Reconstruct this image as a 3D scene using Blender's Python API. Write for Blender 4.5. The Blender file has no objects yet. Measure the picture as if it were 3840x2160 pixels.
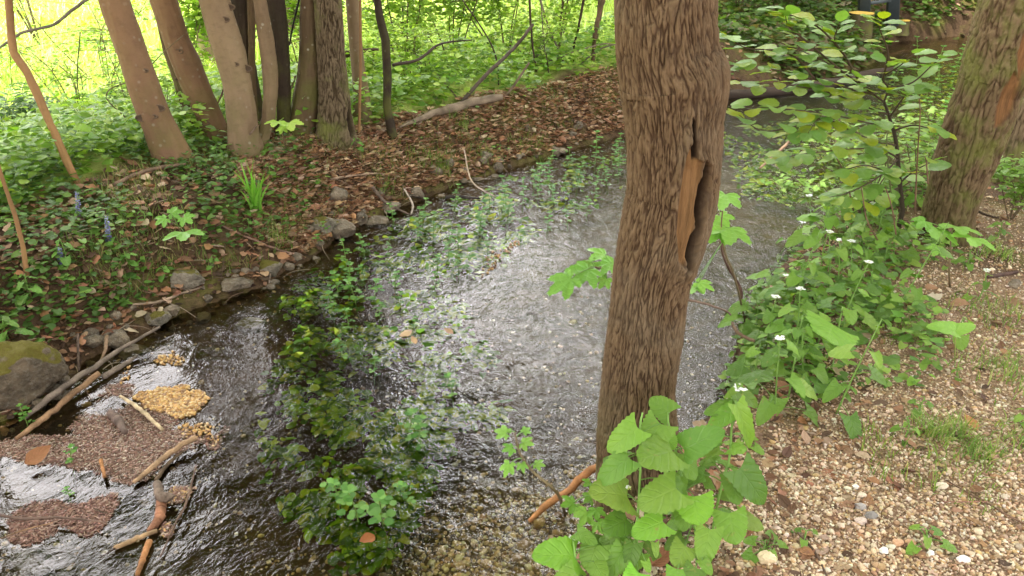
import bpy, math, random
import numpy as np
from mathutils import Vector
R = math.radians
rng = np.random.default_rng(7)
random.seed(7)
sc = bpy.context.scene
COL = sc.collection

# ------------------------------------------------------------------ camera, world, sun, exposure
CAMZ, PITCH, F = 1.6, R(27), 2956.0
cd = bpy.data.cameras.new("camera"); cam = bpy.data.objects.new("camera", cd); COL.objects.link(cam)
cam.location = (0, 0, CAMZ); cam.rotation_euler = (R(90) - PITCH, 0, 0)
cd.sensor_width = 36; cd.lens = 36 * F / 3840; cd.clip_start = 0.05; cd.clip_end = 1500
sc.camera = cam
SUN_EL, SUN_AZ = 50, -125        # azimuth measured clockwise from +Y: light from the left, a little behind the camera
w = bpy.data.worlds.new("World"); sc.world = w; w.use_nodes = True
wn = w.node_tree; bgn = wn.nodes["Background"]
sky = wn.nodes.new("ShaderNodeTexSky"); sky.sky_type = 'NISHITA'; sky.sun_disc = False
sky.sun_elevation = R(SUN_EL); sky.sun_rotation = R(SUN_AZ); sky.dust_density = 4.0; sky.air_density = 1.0; sky.ozone_density = 0.6
# thin bright cloud cover over the clear sky
tc = wn.nodes.new("ShaderNodeTexCoord"); cn = wn.nodes.new("ShaderNodeTexNoise"); cn.inputs["Scale"].default_value = 2.2; cn.inputs["Detail"].default_value = 5
wn.links.new(tc.outputs["Generated"], cn.inputs["Vector"])
cr = wn.nodes.new("ShaderNodeMapRange"); cr.inputs[1].default_value = 0.35; cr.inputs[2].default_value = 0.6; cr.inputs[3].default_value = 0.45; cr.inputs[4].default_value = 0.95
wn.links.new(cn.outputs["Fac"], cr.inputs[0])
mx = wn.nodes.new("ShaderNodeMix"); mx.data_type = 'RGBA'; [q for q in mx.inputs if q.name == 'B' and q.type == 'RGBA'][0].default_value = (26, 25, 24, 1)
wn.links.new(cr.outputs[0], mx.inputs["Factor"]); wn.links.new(sky.outputs[0], [q for q in mx.inputs if q.name == 'A' and q.type == 'RGBA'][0])
sx = wn.nodes.new("ShaderNodeSeparateXYZ"); wn.links.new(tc.outputs["Generated"], sx.inputs[0])  # bright window added to the sky ahead, shaped to whiten the water's reflections
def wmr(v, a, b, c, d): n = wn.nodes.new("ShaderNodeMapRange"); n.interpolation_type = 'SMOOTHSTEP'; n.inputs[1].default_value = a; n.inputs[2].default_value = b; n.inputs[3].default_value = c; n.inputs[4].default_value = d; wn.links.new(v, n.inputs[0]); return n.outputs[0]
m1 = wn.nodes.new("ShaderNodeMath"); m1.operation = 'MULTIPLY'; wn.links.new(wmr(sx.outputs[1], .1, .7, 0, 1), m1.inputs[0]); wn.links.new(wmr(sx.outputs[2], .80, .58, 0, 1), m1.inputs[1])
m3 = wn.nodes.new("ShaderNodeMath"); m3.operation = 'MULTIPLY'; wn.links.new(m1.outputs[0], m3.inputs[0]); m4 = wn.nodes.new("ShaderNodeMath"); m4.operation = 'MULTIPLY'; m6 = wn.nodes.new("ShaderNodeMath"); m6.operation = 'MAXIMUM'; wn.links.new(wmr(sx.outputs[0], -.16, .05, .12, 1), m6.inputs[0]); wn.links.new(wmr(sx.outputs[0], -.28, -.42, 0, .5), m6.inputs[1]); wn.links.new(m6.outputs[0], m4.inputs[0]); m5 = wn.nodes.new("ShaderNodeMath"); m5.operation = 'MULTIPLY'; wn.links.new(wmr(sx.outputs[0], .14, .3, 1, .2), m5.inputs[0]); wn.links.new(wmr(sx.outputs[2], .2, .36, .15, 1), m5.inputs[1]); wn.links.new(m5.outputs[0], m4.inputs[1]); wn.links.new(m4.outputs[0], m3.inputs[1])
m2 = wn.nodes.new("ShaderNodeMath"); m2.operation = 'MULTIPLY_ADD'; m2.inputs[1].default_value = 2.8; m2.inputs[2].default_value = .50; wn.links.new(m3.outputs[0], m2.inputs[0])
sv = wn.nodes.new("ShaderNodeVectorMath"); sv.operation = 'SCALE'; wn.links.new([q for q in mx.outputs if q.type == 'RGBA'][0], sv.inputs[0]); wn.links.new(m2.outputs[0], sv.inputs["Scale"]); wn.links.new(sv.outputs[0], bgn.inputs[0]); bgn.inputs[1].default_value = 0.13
sd_ = bpy.data.lights.new("sun", 'SUN'); sun = bpy.data.objects.new("sun", sd_); COL.objects.link(sun)
sd_.energy = 5; sd_.angle = R(5); sd_.color = (1.0, 0.94, 0.84)
sun.rotation_euler = Vector((math.sin(R(SUN_AZ)) * math.cos(R(SUN_EL)), math.cos(R(SUN_AZ)) * math.cos(R(SUN_EL)), math.sin(R(SUN_EL)))).to_track_quat('Z', 'Y').to_euler()
vs = sc.view_settings; vs.view_transform = 'Standard'; vs.look = 'None'; vs.gamma = 1; vs.exposure = 1.42
sc.cycles.max_bounces = 8; sc.cycles.diffuse_bounces = 3; sc.cycles.glossy_bounces = 2; sc.cycles.transmission_bounces = 4; sc.cycles.transparent_max_bounces = 10
sc.cycles.caustics_reflective = False; sc.cycles.caustics_refractive = False

# ------------------------------------------------------------------ projection helpers (photo coordinates 3840 x 2160 -> places in the world)
sP, cP = math.sin(PITCH), math.cos(PITCH)
def ray(px, py):
    x = (np.asarray(px, float) - 1920) / F; v = (1080 - np.asarray(py, float)) / F
    return np.stack([x + 0 * v, cP + v * sP + 0 * x, -sP + v * cP + 0 * x], -1)
def pt(px, py, Y):
    d = ray(px, py); return np.array([0, 0, CAMZ]) + d * (np.asarray(Y) / d[..., 1])[..., None]
def gz(px, py, z):
    d = ray(px, py); return np.array([0, 0, CAMZ]) + d * ((z - CAMZ) / d[..., 2])[..., None]
def depth(px, py, Y): return Y / ray(px, py)[..., 1]
def proj(P):
    P = np.asarray(P, float); q = P - np.array([0, 0, CAMZ])
    f = q[..., 1] * cP - q[..., 2] * sP; u = q[..., 1] * sP + q[..., 2] * cP
    return 1920 + F * q[..., 0] / f, 1080 - F * u / f

# ------------------------------------------------------------------ gradient noise
_p = rng.permutation(256); _p = np.concatenate([_p, _p, _p])
_g = rng.normal(size=(256, 3)); _g /= np.linalg.norm(_g, axis=1)[:, None]
def noise(x, y, z=0.0):
    x, y, z = np.broadcast_arrays(np.asarray(x, float), np.asarray(y, float), np.asarray(z, float))
    X, Y, Z = np.floor(x).astype(int), np.floor(y).astype(int), np.floor(z).astype(int)
    fx, fy, fz = x - X, y - Y, z - Z; X &= 255; Y &= 255; Z &= 255
    u, v, t = [a * a * a * (a * (a * 6 - 15) + 10) for a in (fx, fy, fz)]
    r = 0
    for i in (0, 1):
        for j in (0, 1):
            for k in (0, 1):
                g = _g[_p[_p[_p[X + i] + Y + j] + Z + k]]
                r = r + (u if i else 1 - u) * (v if j else 1 - v) * (t if k else 1 - t) * (g[..., 0] * (fx - i) + g[..., 1] * (fy - j) + g[..., 2] * (fz - k))
    return r * 1.6
def fbm(x, y, z=0.0, o=4):
    a, s, r = 1.0, 1.0, 0
    for i in range(o):
        r = r + a * noise(np.asarray(x) * s + 17 * i, np.asarray(y) * s + 5 * i, np.asarray(z) * s); a *= .5; s *= 2.03
    return r
def sst(a, b, x): t = np.clip((np.asarray(x, float) - a) / (b - a), 0, 1); return t * t * (3 - 2 * t)

# ------------------------------------------------------------------ mesh builder
class MB:
    def __init__(s): s.V = []; s.F = []; s.T = []; s.U = []; s.n = 0
    def add(s, V, Fs, tint=(1, 1, 1), uv=None):
        V = np.asarray(V, float).reshape(-1, 3); s.V.append(V)
        for f in (Fs if isinstance(Fs, list) else [Fs]): s.F.append(np.asarray(f, int) + s.n)
        s.T.append(np.broadcast_to(np.asarray(tint, float), (len(V), 3)))
        s.U.append(np.zeros((len(V), 3)) if uv is None else np.asarray(uv, float)); s.n += len(V); return s
    def scatter(s, tpl, M, L, C):
        tv, tf, tu = tpl; N = len(L)
        if N == 0: return s
        V = np.einsum('nij,vj->nvi', M, tv) + np.asarray(L)[:, None, :]
        Fa = (np.asarray(tf)[None] + (np.arange(N) * len(tv))[:, None, None]).reshape(-1, np.asarray(tf).shape[1])
        U = np.tile(tu, (N, 1)); U[:, 2] = np.repeat(rng.random(N), len(tv))
        return s.add(V.reshape(-1, 3), Fa, np.repeat(np.asarray(C), len(tv), 0), U)
    def build(s, name, mat, parent=None, smooth=True):
        V = np.concatenate(s.V); me = bpy.data.meshes.new(name)
        me.vertices.add(len(V)); me.vertices.foreach_set("co", V.astype(np.float32).ravel())
        lens = np.concatenate([np.full(len(f), f.shape[1]) for f in s.F]); loops = np.concatenate([f.ravel() for f in s.F])
        me.loops.add(len(loops)); me.loops.foreach_set("vertex_index", loops.astype(np.int32))
        me.polygons.add(len(lens)); st = np.zeros(len(lens), np.int32); st[1:] = np.cumsum(lens)[:-1]
        me.polygons.foreach_set("loop_start", st)
        if smooth: me.polygons.foreach_set("use_smooth", np.ones(len(lens), bool))
        T = np.concatenate(s.T); a = me.attributes.new("tint", 'FLOAT_COLOR', 'POINT')
        a.data.foreach_set("color", np.concatenate([T, np.ones((len(T), 1))], 1).astype(np.float32).ravel())
        a = me.attributes.new("luv", 'FLOAT_VECTOR', 'POINT'); a.data.foreach_set("vector", np.concatenate(s.U).astype(np.float32).ravel())
        me.update(calc_edges=True); me.materials.append(mat)
        o = bpy.data.objects.new(name, me); COL.objects.link(o)
        if parent is not None: o.parent = parent
        return o
def tag(o, label=None, cat=None, group=None, kind=None):
    if label: o['label'] = label
    if cat: o['category'] = cat
    if group: o['group'] = group
    if kind: o['kind'] = kind
    return o
def root(name, loc, label, cat, group=None):
    o = bpy.data.objects.new(name, None); COL.objects.link(o); o.location = tuple(float(a) for a in loc); o.empty_display_size = .1
    return tag(o, label, cat, group)
def child(mb, name, mat, rt, label=None, smooth=True):
    """mesh given in world coordinates, stored relative to its thing's base"""
    mb.V = [v - np.array(rt.location) for v in mb.V]
    o = mb.build(name, mat, rt, smooth)
    if label: o['label'] = label
    return o
def nrm(a): a = np.asarray(a, float); return a / (np.linalg.norm(a, axis=-1, keepdims=True) + 1e-12)
def frames(d, n):
    """columns X, Y (tip direction), Z (normal) for leaves"""
    d = nrm(d); n = np.asarray(n, float); n = nrm(n - (n * d).sum(-1, keepdims=True) * d); x = np.cross(d, n)
    return np.stack([x, d, n], -1)
def tube(P, r, k=8, cap=True, wob=0.0, seed=0):
    P = np.asarray(P, float); r = np.broadcast_to(np.asarray(r, float), (len(P),)); n = len(P)
    T = np.gradient(P, axis=0); T = nrm(T); ref = np.array([0, 0, 1.]) if abs(T[:, 2]).mean() < .8 else np.array([1., 0, 0])
    A = nrm(np.cross(T, ref)); B = np.cross(T, A)
    th = np.arange(k) * 2 * math.pi / k
    rr = r[:, None] * np.ones(k)
    if wob: rr = rr * (1 + wob * noise(np.cos(th)[None] * 1.5 + seed, np.sin(th)[None] * 1.5, np.linspace(0, 1, n)[:, None] * np.linalg.norm(np.diff(P, axis=0), axis=1).sum() / max(r.max(), 1e-4) * .35))
    V = P[:, None] + rr[..., None] * (np.cos(th)[None, :, None] * A[:, None] + np.sin(th)[None, :, None] * B[:, None])
    V = V.reshape(-1, 3); i = np.arange(n - 1)[:, None] * k; j = np.arange(k)[None]; j2 = (j + 1) % k
    Fq = np.stack([i + j, i + k + j, i + k + j2, i + j2], -1).reshape(-1, 4)
    L = np.concatenate([[0], np.cumsum(np.linalg.norm(np.diff(P, axis=0), axis=1))])
    U = np.stack([np.tile(th / 6.283, n), np.repeat(L, k), np.zeros(n * k)], -1); Fs = [Fq]
    if cap and k > 3:
        c = len(V); V = np.concatenate([V, P[:1], P[-1:]]); U = np.concatenate([U, U[:1], U[-1:]])
        a = np.arange(k); b = (a + 1) % k; e = (n - 1) * k
        Fs.append(np.stack([a, b, np.full(k, c)], -1)); Fs.append(np.stack([e + b, e + a, np.full(k, c + 1)], -1))
    return V, Fs, U
def addtube(mb, P, r, k=8, tint=(1, 1, 1), **kw): V, Fs, U = tube(P, r, k, **kw); mb.add(V, Fs, tint, U)
def curve(P, n=12):
    """smooth curve through points (Catmull-Rom)"""
    P = np.asarray(P, float)
    if len(P) < 3: return P[0] + (P[-1] - P[0]) * np.linspace(0, 1, n)[:, None]
    Q = np.concatenate([[2 * P[0] - P[1]], P, [2 * P[-1] - P[-2]]]); out = []
    m = max(2, n // (len(P) - 1))
    for i in range(1, len(Q) - 2):
        for t in np.arange(m) / m:
            a, b, c, d = Q[i - 1:i + 3]; out.append(.5 * (2 * b + (c - a) * t + (2 * a - 5 * b + 4 * c - d) * t * t + (3 * b - a - 3 * c + d) * t ** 3))
    out.append(P[-1]); return np.array(out)

# ------------------------------------------------------------------ leaf shapes: base at origin, tip at +Y, normal +Z
def leaf_tpl(wf, n=4, m=2, lobe=0.0, fold=.15, droop=.15, tooth=0.0, wave=0.0, cup=0.0):
    V, U = [], []
    for i in range(n + 1):
        t = i / n
        for j in range(-m, m + 1):
            s = j / m; wd = wf(t) * (1 + (tooth if i % 2 else -tooth) * (abs(j) == m))
            x = s * wd; y = t - lobe * abs(s) ** 1.3 * (1 - t) ** 3
            z = fold * abs(s) * wd - droop * t * t + wave * math.sin(t * 16 + j * 1.3) * abs(s) - cup * s * s * wd
            V.append((x, y, z)); U.append((s, t, 0))
    k = 2 * m + 1
    Fq = [(i * k + j, i * k + j + 1, (i + 1) * k + j + 1, (i + 1) * k + j) for i in range(n) for j in range(2 * m)]
    return np.array(V), np.array(Fq), np.array(U, float)
ovate = lambda wd: (lambda t: wd * (math.sin(math.pi * min(1, t ** .8 * .97 + .03)) ** .8) * (1 - .25 * t))
heart = lambda wd: (lambda t: wd * (1 - t) ** .62 * (0.78 + .55 * t) if t < 1 else 0.0)
roundl = lambda wd: (lambda t: wd * math.sqrt(max(0, 1 - (2 * t - 1) ** 2)) + .01)
LEAF_S = leaf_tpl(ovate(.34), 3, 1, fold=.25, droop=.2)
LEAF_M = leaf_tpl(ovate(.36), 5, 1, fold=.22, droop=.22)
LEAF_T = leaf_tpl((lambda t: .42 * math.sin(math.pi * min(1, t ** .9 * .96 + .03)) ** .62), 14, 2, fold=.12, droop=.15, tooth=.05, wave=.012)
HEART = [leaf_tpl(heart(.52), 18, 3, lobe=.2, fold=.1, droop=.25, tooth=.045, wave=.018),
         leaf_tpl(heart(.60), 18, 3, lobe=.26, fold=-.1, droop=.12, tooth=.05, wave=.03),
         leaf_tpl(heart(.46), 20, 3, lobe=.12, fold=.25, droop=.35, tooth=.06, wave=.02)]
HEART_L = leaf_tpl(heart(.5), 5, 1, lobe=.2, fold=.15, droop=.2)
ROUND = leaf_tpl(roundl(.42), 4, 1, fold=.1, droop=.1)
DEAD = [leaf_tpl(ovate(.33), 5, 2, fold=.5, droop=-.3, wave=.05), leaf_tpl(ovate(.36), 5, 2, fold=-.35, droop=.35, wave=.06), leaf_tpl(ovate(.4), 5, 2, fold=.1, droop=.05, wave=.08)]
def maple_tpl(teeth=True):
    lob = [(0, 1.0), (48, .9), (-48, .9), (102, .58), (-102, .58)]; V = [(0, 0, 0)]; U = [(0, 0, 0)]; N = 60; Fq = []
    for i in range(N + 1):
        a = -152 + 304 * i / N; r = .33
        for c, l in lob: r = max(r, l * (1 - (abs(a - c) / 34) ** 1.25 * .62) if abs(a - c) < 34 else 0)
        if teeth: r *= 1 + (.055 if i % 2 else -.05)
        for q in (.5, 1):
            x, y = r * q * math.sin(R(a)) * .62, r * q * math.cos(R(a)) * .62
            V.append((x, y + .0, -.16 * (x * x + y * y) - .03 * math.cos(R(a) * 7.3) * q)); U.append((a / 150 , r * q, 0))
    for i in range(N):
        a = 1 + 2 * i; Fq += [(0, a, a + 2, a + 2), (a, a + 1, a + 3, a + 2)]
    V = np.array(V); return V, np.array(Fq), np.array(U, float)
MAPLE = maple_tpl()
# fix fan triangles: make quads valid by splitting template into a small extra vertex ring at the centre
def _fixfan(t):
    V, Fq, U = t; V = list(map(tuple, V)); U = list(map(tuple, U)); out = []
    for f in Fq:
        if f[2] == f[3]:
            V.append(tuple(np.array(V[f[2]]) * .5)); U.append(tuple(np.array(U[f[2]]) * .5)); out.append((0, f[1], f[2], len(V) - 1))
        else: out.append(tuple(f))
    return np.array(V), np.array(out), np.array(U)
MAPLE = _fixfan(MAPLE)
BLADE = (np.array([(-.5, 0, 0), (.5, 0, 0), (-.42, .35, .0), (.42, .35, .0), (-.3, .7, 0), (.3, .7, 0), (0, 1, 0)], float),
         np.array([(0, 1, 3, 2), (2, 3, 5, 4), (4, 5, 6, 6)]), None)
def blades(mb, L, h, wd, bend, C):
    """curved grass blades, each with its own bend"""
    N = len(L); h = np.broadcast_to(h, (N,)); wd = np.broadcast_to(wd, (N,)); az = rng.uniform(0, 6.283, N); lean = bend * rng.uniform(.2, 1.0, N); face = az + rng.uniform(-1, 1, N)
    ts = np.array([0, .35, .7, 1]); wt = np.array([1, .85, .55, .06])
    d = np.stack([np.cos(az), np.sin(az)], -1); s = np.stack([-np.sin(face), np.cos(face)], -1)
    V = np.zeros((N, 8, 3))
    for i, t in enumerate(ts):
        c = np.zeros((N, 3)); c[:, :2] = d * (lean * t ** 1.7 * h)[:, None]; c[:, 2] = h * (t - .45 * lean * t ** 2.2)
        for k, sg in ((0, -.5), (1, .5)):
            V[:, 2 * i + k] = L + c; V[:, 2 * i + k, :2] += s * (sg * wd * wt[i])[:, None]
    Fq = np.array([(0, 1, 3, 2), (2, 3, 5, 4), (4, 5, 7, 6)]); Fa = (Fq[None] + (np.arange(N) * 8)[:, None, None]).reshape(-1, 4)
    U = np.tile(np.array([[(i % 2) * 2 - 1, ts[i // 2], 0] for i in range(8)], float), (N, 1))
    mb.add(V.reshape(-1, 3), Fa, np.repeat(C, 8, 0), U)
def ico():
    import bmesh
    b = bmesh.new(); bmesh.ops.create_icosphere(b, subdivisions=1, radius=1); V = np.array([v.co[:] for v in b.verts]); Fq = np.array([[v.index for v in f.verts] for f in b.faces]); b.free(); return V, Fq
IV, IF = ico()
def pebble_tpl(seed):
    r = np.random.default_rng(seed); V = IV * (1 + r.uniform(-.25, .2, (len(IV), 1))); V[:, 2] *= .65; return V, IF, np.zeros((len(V), 3))
PEB = [pebble_tpl(i) for i in range(5)]
def rot_rand(N, tilt=6.28, flat=False):
    """random rotation matrices: spin about z and tilt up to tilt"""
    a = rng.uniform(0, 6.283, N); t = rng.uniform(0, 1, N) ** .7 * tilt; b = rng.uniform(0, 6.283, N)
    n = np.stack([np.sin(t) * np.cos(b), np.sin(t) * np.sin(b), np.cos(t)], -1); d = np.stack([np.cos(a), np.sin(a), np.zeros(N)], -1)
    return frames(d, n)
def pal(N, cols, var=.15):
    cols = np.asarray(cols, float); c = cols[rng.integers(0, len(cols), N)]; return np.clip(c * (1 + rng.uniform(-var, var, (N, 1))) * (1 + rng.uniform(-var, var, (N, 3)) * .35), 0, 1)

# ------------------------------------------------------------------ materials
class NT:
    def __init__(s, name):
        s.m = bpy.data.materials.new(name); s.m.use_nodes = True; s.t = s.m.node_tree; s.b = s.t.nodes["Principled BSDF"]; s.o = s.t.nodes["Material Output"]
    def n(s, typ, **kw):
        n = s.t.nodes.new("ShaderNode" + typ)
        for k, v in kw.items():
            if k.startswith("_"): setattr(n, k[1:], v)
            else:
                i = n.inputs[int(k[1:])] if k[0] == "i" and k[1:].isdigit() else n.inputs[k]
                if isinstance(v, bpy.types.NodeSocket): s.t.links.new(v, i)
                else: i.default_value = v
        return n
    def l(s, a, b): s.t.links.new(a, b)
    def attr(s, name): n = s.n("Attribute"); n.attribute_name = name; return n
    def noise(s, scale, detail=4, vec=None, rough=.55, dist=0.0):
        n = s.n("TexNoise", Scale=scale, Detail=detail, Roughness=rough, Distortion=dist); s.l(vec if vec is not None else s.obj(), n.inputs["Vector"]); return n.outputs["Fac"]
    def obj(s):
        if not hasattr(s, "_o"): s._o = s.t.nodes.new("ShaderNodeNewGeometry").outputs["Position"]
        return s._o
    def mul(s, vec, xyz): n = s.n("VectorMath"); n.operation = 'MULTIPLY'; s.l(vec, n.inputs[0]); n.inputs[1].default_value = xyz; return n.outputs[0]
    def mr(s, v, a, b, c=0.0, d=1.0): n = s.n("MapRange", i1=a, i2=b, i3=c, i4=d); s.l(v, n.inputs[0]); return n.outputs[0]
    def mix(s, f, a, b, mode='MIX'):
        n = s.n("Mix"); n.data_type = 'RGBA'; n.blend_type = mode
        for k, v in (("Factor", f), ("A", a), ("B", b)):
            if isinstance(v, bpy.types.NodeSocket): s.l(v, n.inputs[k] if k == "Factor" else [q for q in n.inputs if q.name == k and q.type == 'RGBA'][0])
            elif k == "Factor": n.inputs["Factor"].default_value = v
            else: [q for q in n.inputs if q.name == k and q.type == 'RGBA'][0].default_value = (*v, 1) if len(v) == 3 else v
        return [q for q in n.outputs if q.type == 'RGBA'][0]
    def math(s, op, a, b=0.0):
        n = s.n("Math"); n.operation = op
        for i, v in enumerate((a, b)):
            if isinstance(v, bpy.types.NodeSocket): s.l(v, n.inputs[i])
            else: n.inputs[i].default_value = v
        return n.outputs[0]
    def bump(s, h, strength=.5, dist=.01, norm=None):
        n = s.n("Bump", Strength=strength, Distance=dist, Height=h)
        if norm is not None: s.l(norm, n.inputs["Normal"])
        return n.outputs[0]
    def fin(s, col=None, rough=None, norm=None, spec=None):
        for k, v in (("Base Color", col), ("Roughness", rough), ("Normal", norm), ("Specular IOR Level", spec)):
            if v is None: continue
            if isinstance(v, bpy.types.NodeSocket): s.l(v, s.b.inputs[k])
            else: s.b.inputs[k].default_value = (*v, 1) if k == "Base Color" else v
        return s.m
def leaf_mat(name, rough=.45, transl=.4, spec=.4, veins=6.0, tcol=(1.15, 1.25, .5), vstr=.35, blem=0.0):
    s = NT(name); t = s.attr("tint").outputs["Color"]; u = s.n("SeparateXYZ"); s.l(s.attr("luv").outputs["Vector"], u.inputs[0])
    ax = s.math('ABSOLUTE', u.outputs[0]); k = s.math('SUBTRACT', s.math('MULTIPLY', u.outputs[1], veins), s.math('MULTIPLY', ax, veins * .35))
    fr = s.math('ABSOLUTE', s.math('SUBTRACT', s.math('FRACT', k), .5)); vein = s.mr(fr, 0.0, .16, 1, 0); mid = s.mr(ax, 0.0, .07, 1, 0)
    v = s.math('MAXIMUM', vein, mid); nz = s.noise(90, 3)
    c = s.mix(s.math('MULTIPLY', v, .16), t, s.mix(1.0, t, (1.35, 1.3, 1.2), 'MULTIPLY')); c = s.mix(s.mr(nz, .35, .7, 0, .35), c, s.mix(1.0, c, (.62, .72, .6), 'MULTIPLY'))
    if blem: c = s.mix(s.mr(s.noise(38, 3), .66, .74, 0, blem), c, (.28, .26, .07)); c = s.mix(s.mr(s.noise(9, 2), .35, .7, 0, .5), c, s.mix(1.0, c, (.72, .85, .8), 'MULTIPLY'))
    h = s.math('SUBTRACT', s.math('MULTIPLY', nz, .5), v)
    s.fin(c, rough, s.bump(h, vstr, .003), spec)
    tr = s.n("BsdfTranslucent"); s.l(s.mix(1.0, c, tcol, 'MULTIPLY'), tr.inputs["Color"]); ms = s.n("MixShader", i0=transl); s.l(s.b.outputs[0], ms.inputs[1]); s.l(tr.outputs[0], ms.inputs[2]); s.l(ms.outputs[0], s.o.inputs[0])
    return s.m
M_LEAF = leaf_mat("green_leaf")
M_LEAFB = leaf_mat("broad_leaf", rough=.42, transl=.34, veins=4.5, vstr=.45, blem=.8)
M_GRASS = leaf_mat("grass_blade", rough=.5, transl=.35, veins=1, vstr=.1)
M_CRESS = leaf_mat("cress_leaf", rough=.45, transl=.3, spec=.22, veins=3, vstr=.2)
M_DEAD = leaf_mat("dead_leaf", rough=.65, transl=.12, spec=.25, veins=7, tcol=(1.1, .8, .5), vstr=.6)
def tint_mat(name, rough=.8, scale=120, amp=.5, bump=.5, dist=.004, spec=.3):
    s = NT(name); t = s.attr("tint").outputs["Color"]; nz = s.noise(scale, 4)
    return s.fin(s.mix(s.mr(nz, .3, .7, 0, amp), t, s.mix(1.0, t, (.5, .5, .5), 'MULTIPLY')), rough, s.bump(nz, bump, dist), spec)
M_STONE = tint_mat("pebble_stone", .7, 160, .35)
M_TWIG = tint_mat("twig_bark", .85, 140, .6, .8)
M_STEM = tint_mat("green_stem", .5, 60, .2, .2, .002)
M_PETAL = tint_mat("white_petal", .6, 60, .05, .1, .001)
def rock_mat(name, moss=.5, base=(.155, .12, .085)):
    s = NT(name); g = s.noise(9, 8, rough=.65); f = s.noise(60, 5, rough=.7); c = s.mix(s.mr(g, .35, .68), tuple(b * .45 for b in base), tuple(min(1, b * 1.8) for b in base)); c = s.mix(s.mr(f, .5, .8, 0, .5), c, (.4, .38, .33))
    nv = s.n("NewGeometry").outputs["Normal"]; z = s.n("SeparateXYZ"); s.l(nv, z.inputs[0]); mm = s.math('ADD', s.mr(z.outputs[2], -.1, .9, -.35, .25), s.noise(14, 5)); mm = s.mr(mm, 1.02 - moss, 1.14 - moss)
    mc = s.mix(f, (.09, .055, .012), (.15, .15, .02)); c = s.mix(mm, c, mc)
    return s.fin(c, s.mr(mm, 0, 1, .55, .95), s.bump(s.math('ADD', f, s.math('MULTIPLY', g, 2)), .9, .02), .35)
M_ROCK = rock_mat("bank_rock", .12); M_ROCKM = rock_mat("mossy_rock", .42, (.2, .17, .13)); M_BOULD = rock_mat("mossy_boulder", .55, (.12, .09, .06))
def bark_rough(name, ridge=(.175, .118, .07), fiss=(.078, .047, .027), mossy=0.0, wood=(.23, .13, .058)):
    """tint.r = ridge height, tint.g = bare wood, tint.b = rotten hollow"""
    s = NT(name); t = s.n("SeparateColor"); s.l(s.attr("tint").outputs["Color"], t.inputs[0]); p = s.obj()
    n1 = s.noise(35, 6, s.mul(p, (1, 1, .45)), .7); n2 = s.noise(5, 3); n3 = s.noise(140, 4, s.mul(p, (1, 1, .3)))
    c = s.mix(s.mr(t.outputs[0], .25, .8), fiss, ridge); c = s.mix(s.mr(n1, .35, .65, 0, .75), c, s.mix(1.0, c, (.55, .52, .48), 'MULTIPLY')); c = s.mix(s.mr(n2, .45, .7, 0, .45), c, s.mix(n3, (.10, .08, .05), (.24, .2, .15))); zz_ = s.n('SeparateXYZ'); s.l(p, zz_.inputs[0]); c = s.mix(s.math('MULTIPLY', s.mr(zz_.outputs[2], -.25, .35, 1, 0), s.mr(s.noise(9, 5), .4, .6, 0, .75)), c, (.09, .095, .025))
    if mossy: c = s.mix(s.mr(s.math('ADD', n2, s.math('MULTIPLY', n1, .4)), .8 - mossy * .3, 1.0 - mossy * .3, 0, .8), c, (.13, .14, .03))
    wn_ = s.noise(22, 6, s.mul(p, (4, 4, .35)), .6); wc = s.mix(s.mr(wn_, .32, .68), tuple(a * .5 for a in wood), wood); c = s.mix(t.outputs[1], c, wc)
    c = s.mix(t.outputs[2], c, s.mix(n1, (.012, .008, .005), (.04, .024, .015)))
    return s.fin(c, .88, s.bump(s.math('ADD', s.math('MULTIPLY', n1, 1.0), s.math('MULTIPLY', n3, .5)), .75, .006), .2)
M_BARK = bark_rough("furrowed_bark"); M_BARKR = bark_rough("weathered_bark", (.165, .115, .066), (.075, .045, .025), 0.5, (.22, .11, .045)); M_BARKG = bark_rough("grey_rough_bark", (.17, .125, .08), (.06, .04, .022), .35)
def bark_smooth(name, a=(.30, .19, .115), b=(.19, .12, .075), spots=.3, dark=(.08, .05, .03), moss=0.3):
    s = NT(name); p = s.obj(); n1 = s.noise(3.2, 4, s.mul(p, (1, 1, .5))); n2 = s.noise(22, 6, s.mul(p, (.8, .8, 1.5)), .7); n3 = s.noise(90, 4)
    c = s.mix(s.mr(n1, .35, .65), a, b); c = s.mix(s.mr(n2, .5, .8, 0, .5), c, dark); v = s.n("TexVoronoi", Scale=18.0); s.l(p, v.inputs["Vector"])
    c = s.mix(s.math('MULTIPLY', s.mr(v.outputs["Distance"], .1, .2, spots, 0), s.mr(n1, .4, .6)), c, (.42, .4, .33))
    z = s.n("SeparateXYZ"); s.l(p, z.inputs[0]); mm = s.math('MULTIPLY', s.mr(z.outputs[2], 0.0, .9, 1, 0), s.mr(s.noise(7, 5), .42, .62, 0, moss * 1.6)); c = s.mix(mm, c, (.11, .12, .025))
    return s.fin(c, .72, s.bump(s.math('ADD', n2, s.math('MULTIPLY', n3, .5)), .5, .008), .25)
M_BEECH = bark_smooth("smooth_tan_bark", (.25, .145, .08), (.16, .09, .052)); M_BEECHL = bark_smooth("pale_smooth_bark", (.26, .18, .11), (.17, .112, .068), .5); M_DARK = bark_smooth("dark_wet_bark", (.055, .036, .024), (.03, .02, .013), .1, (.012, .009, .006), .5)
M_OLIVE = bark_smooth("lichened_brown_bark", (.16, .105, .058), (.10, .065, .035), 1.0, (.05, .035, .02), .6)
M_ORANGE = bark_smooth("peeling_orange_bark", (.36, .20, .09), (.24, .13, .06), .2, (.13, .08, .05), .1)

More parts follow.
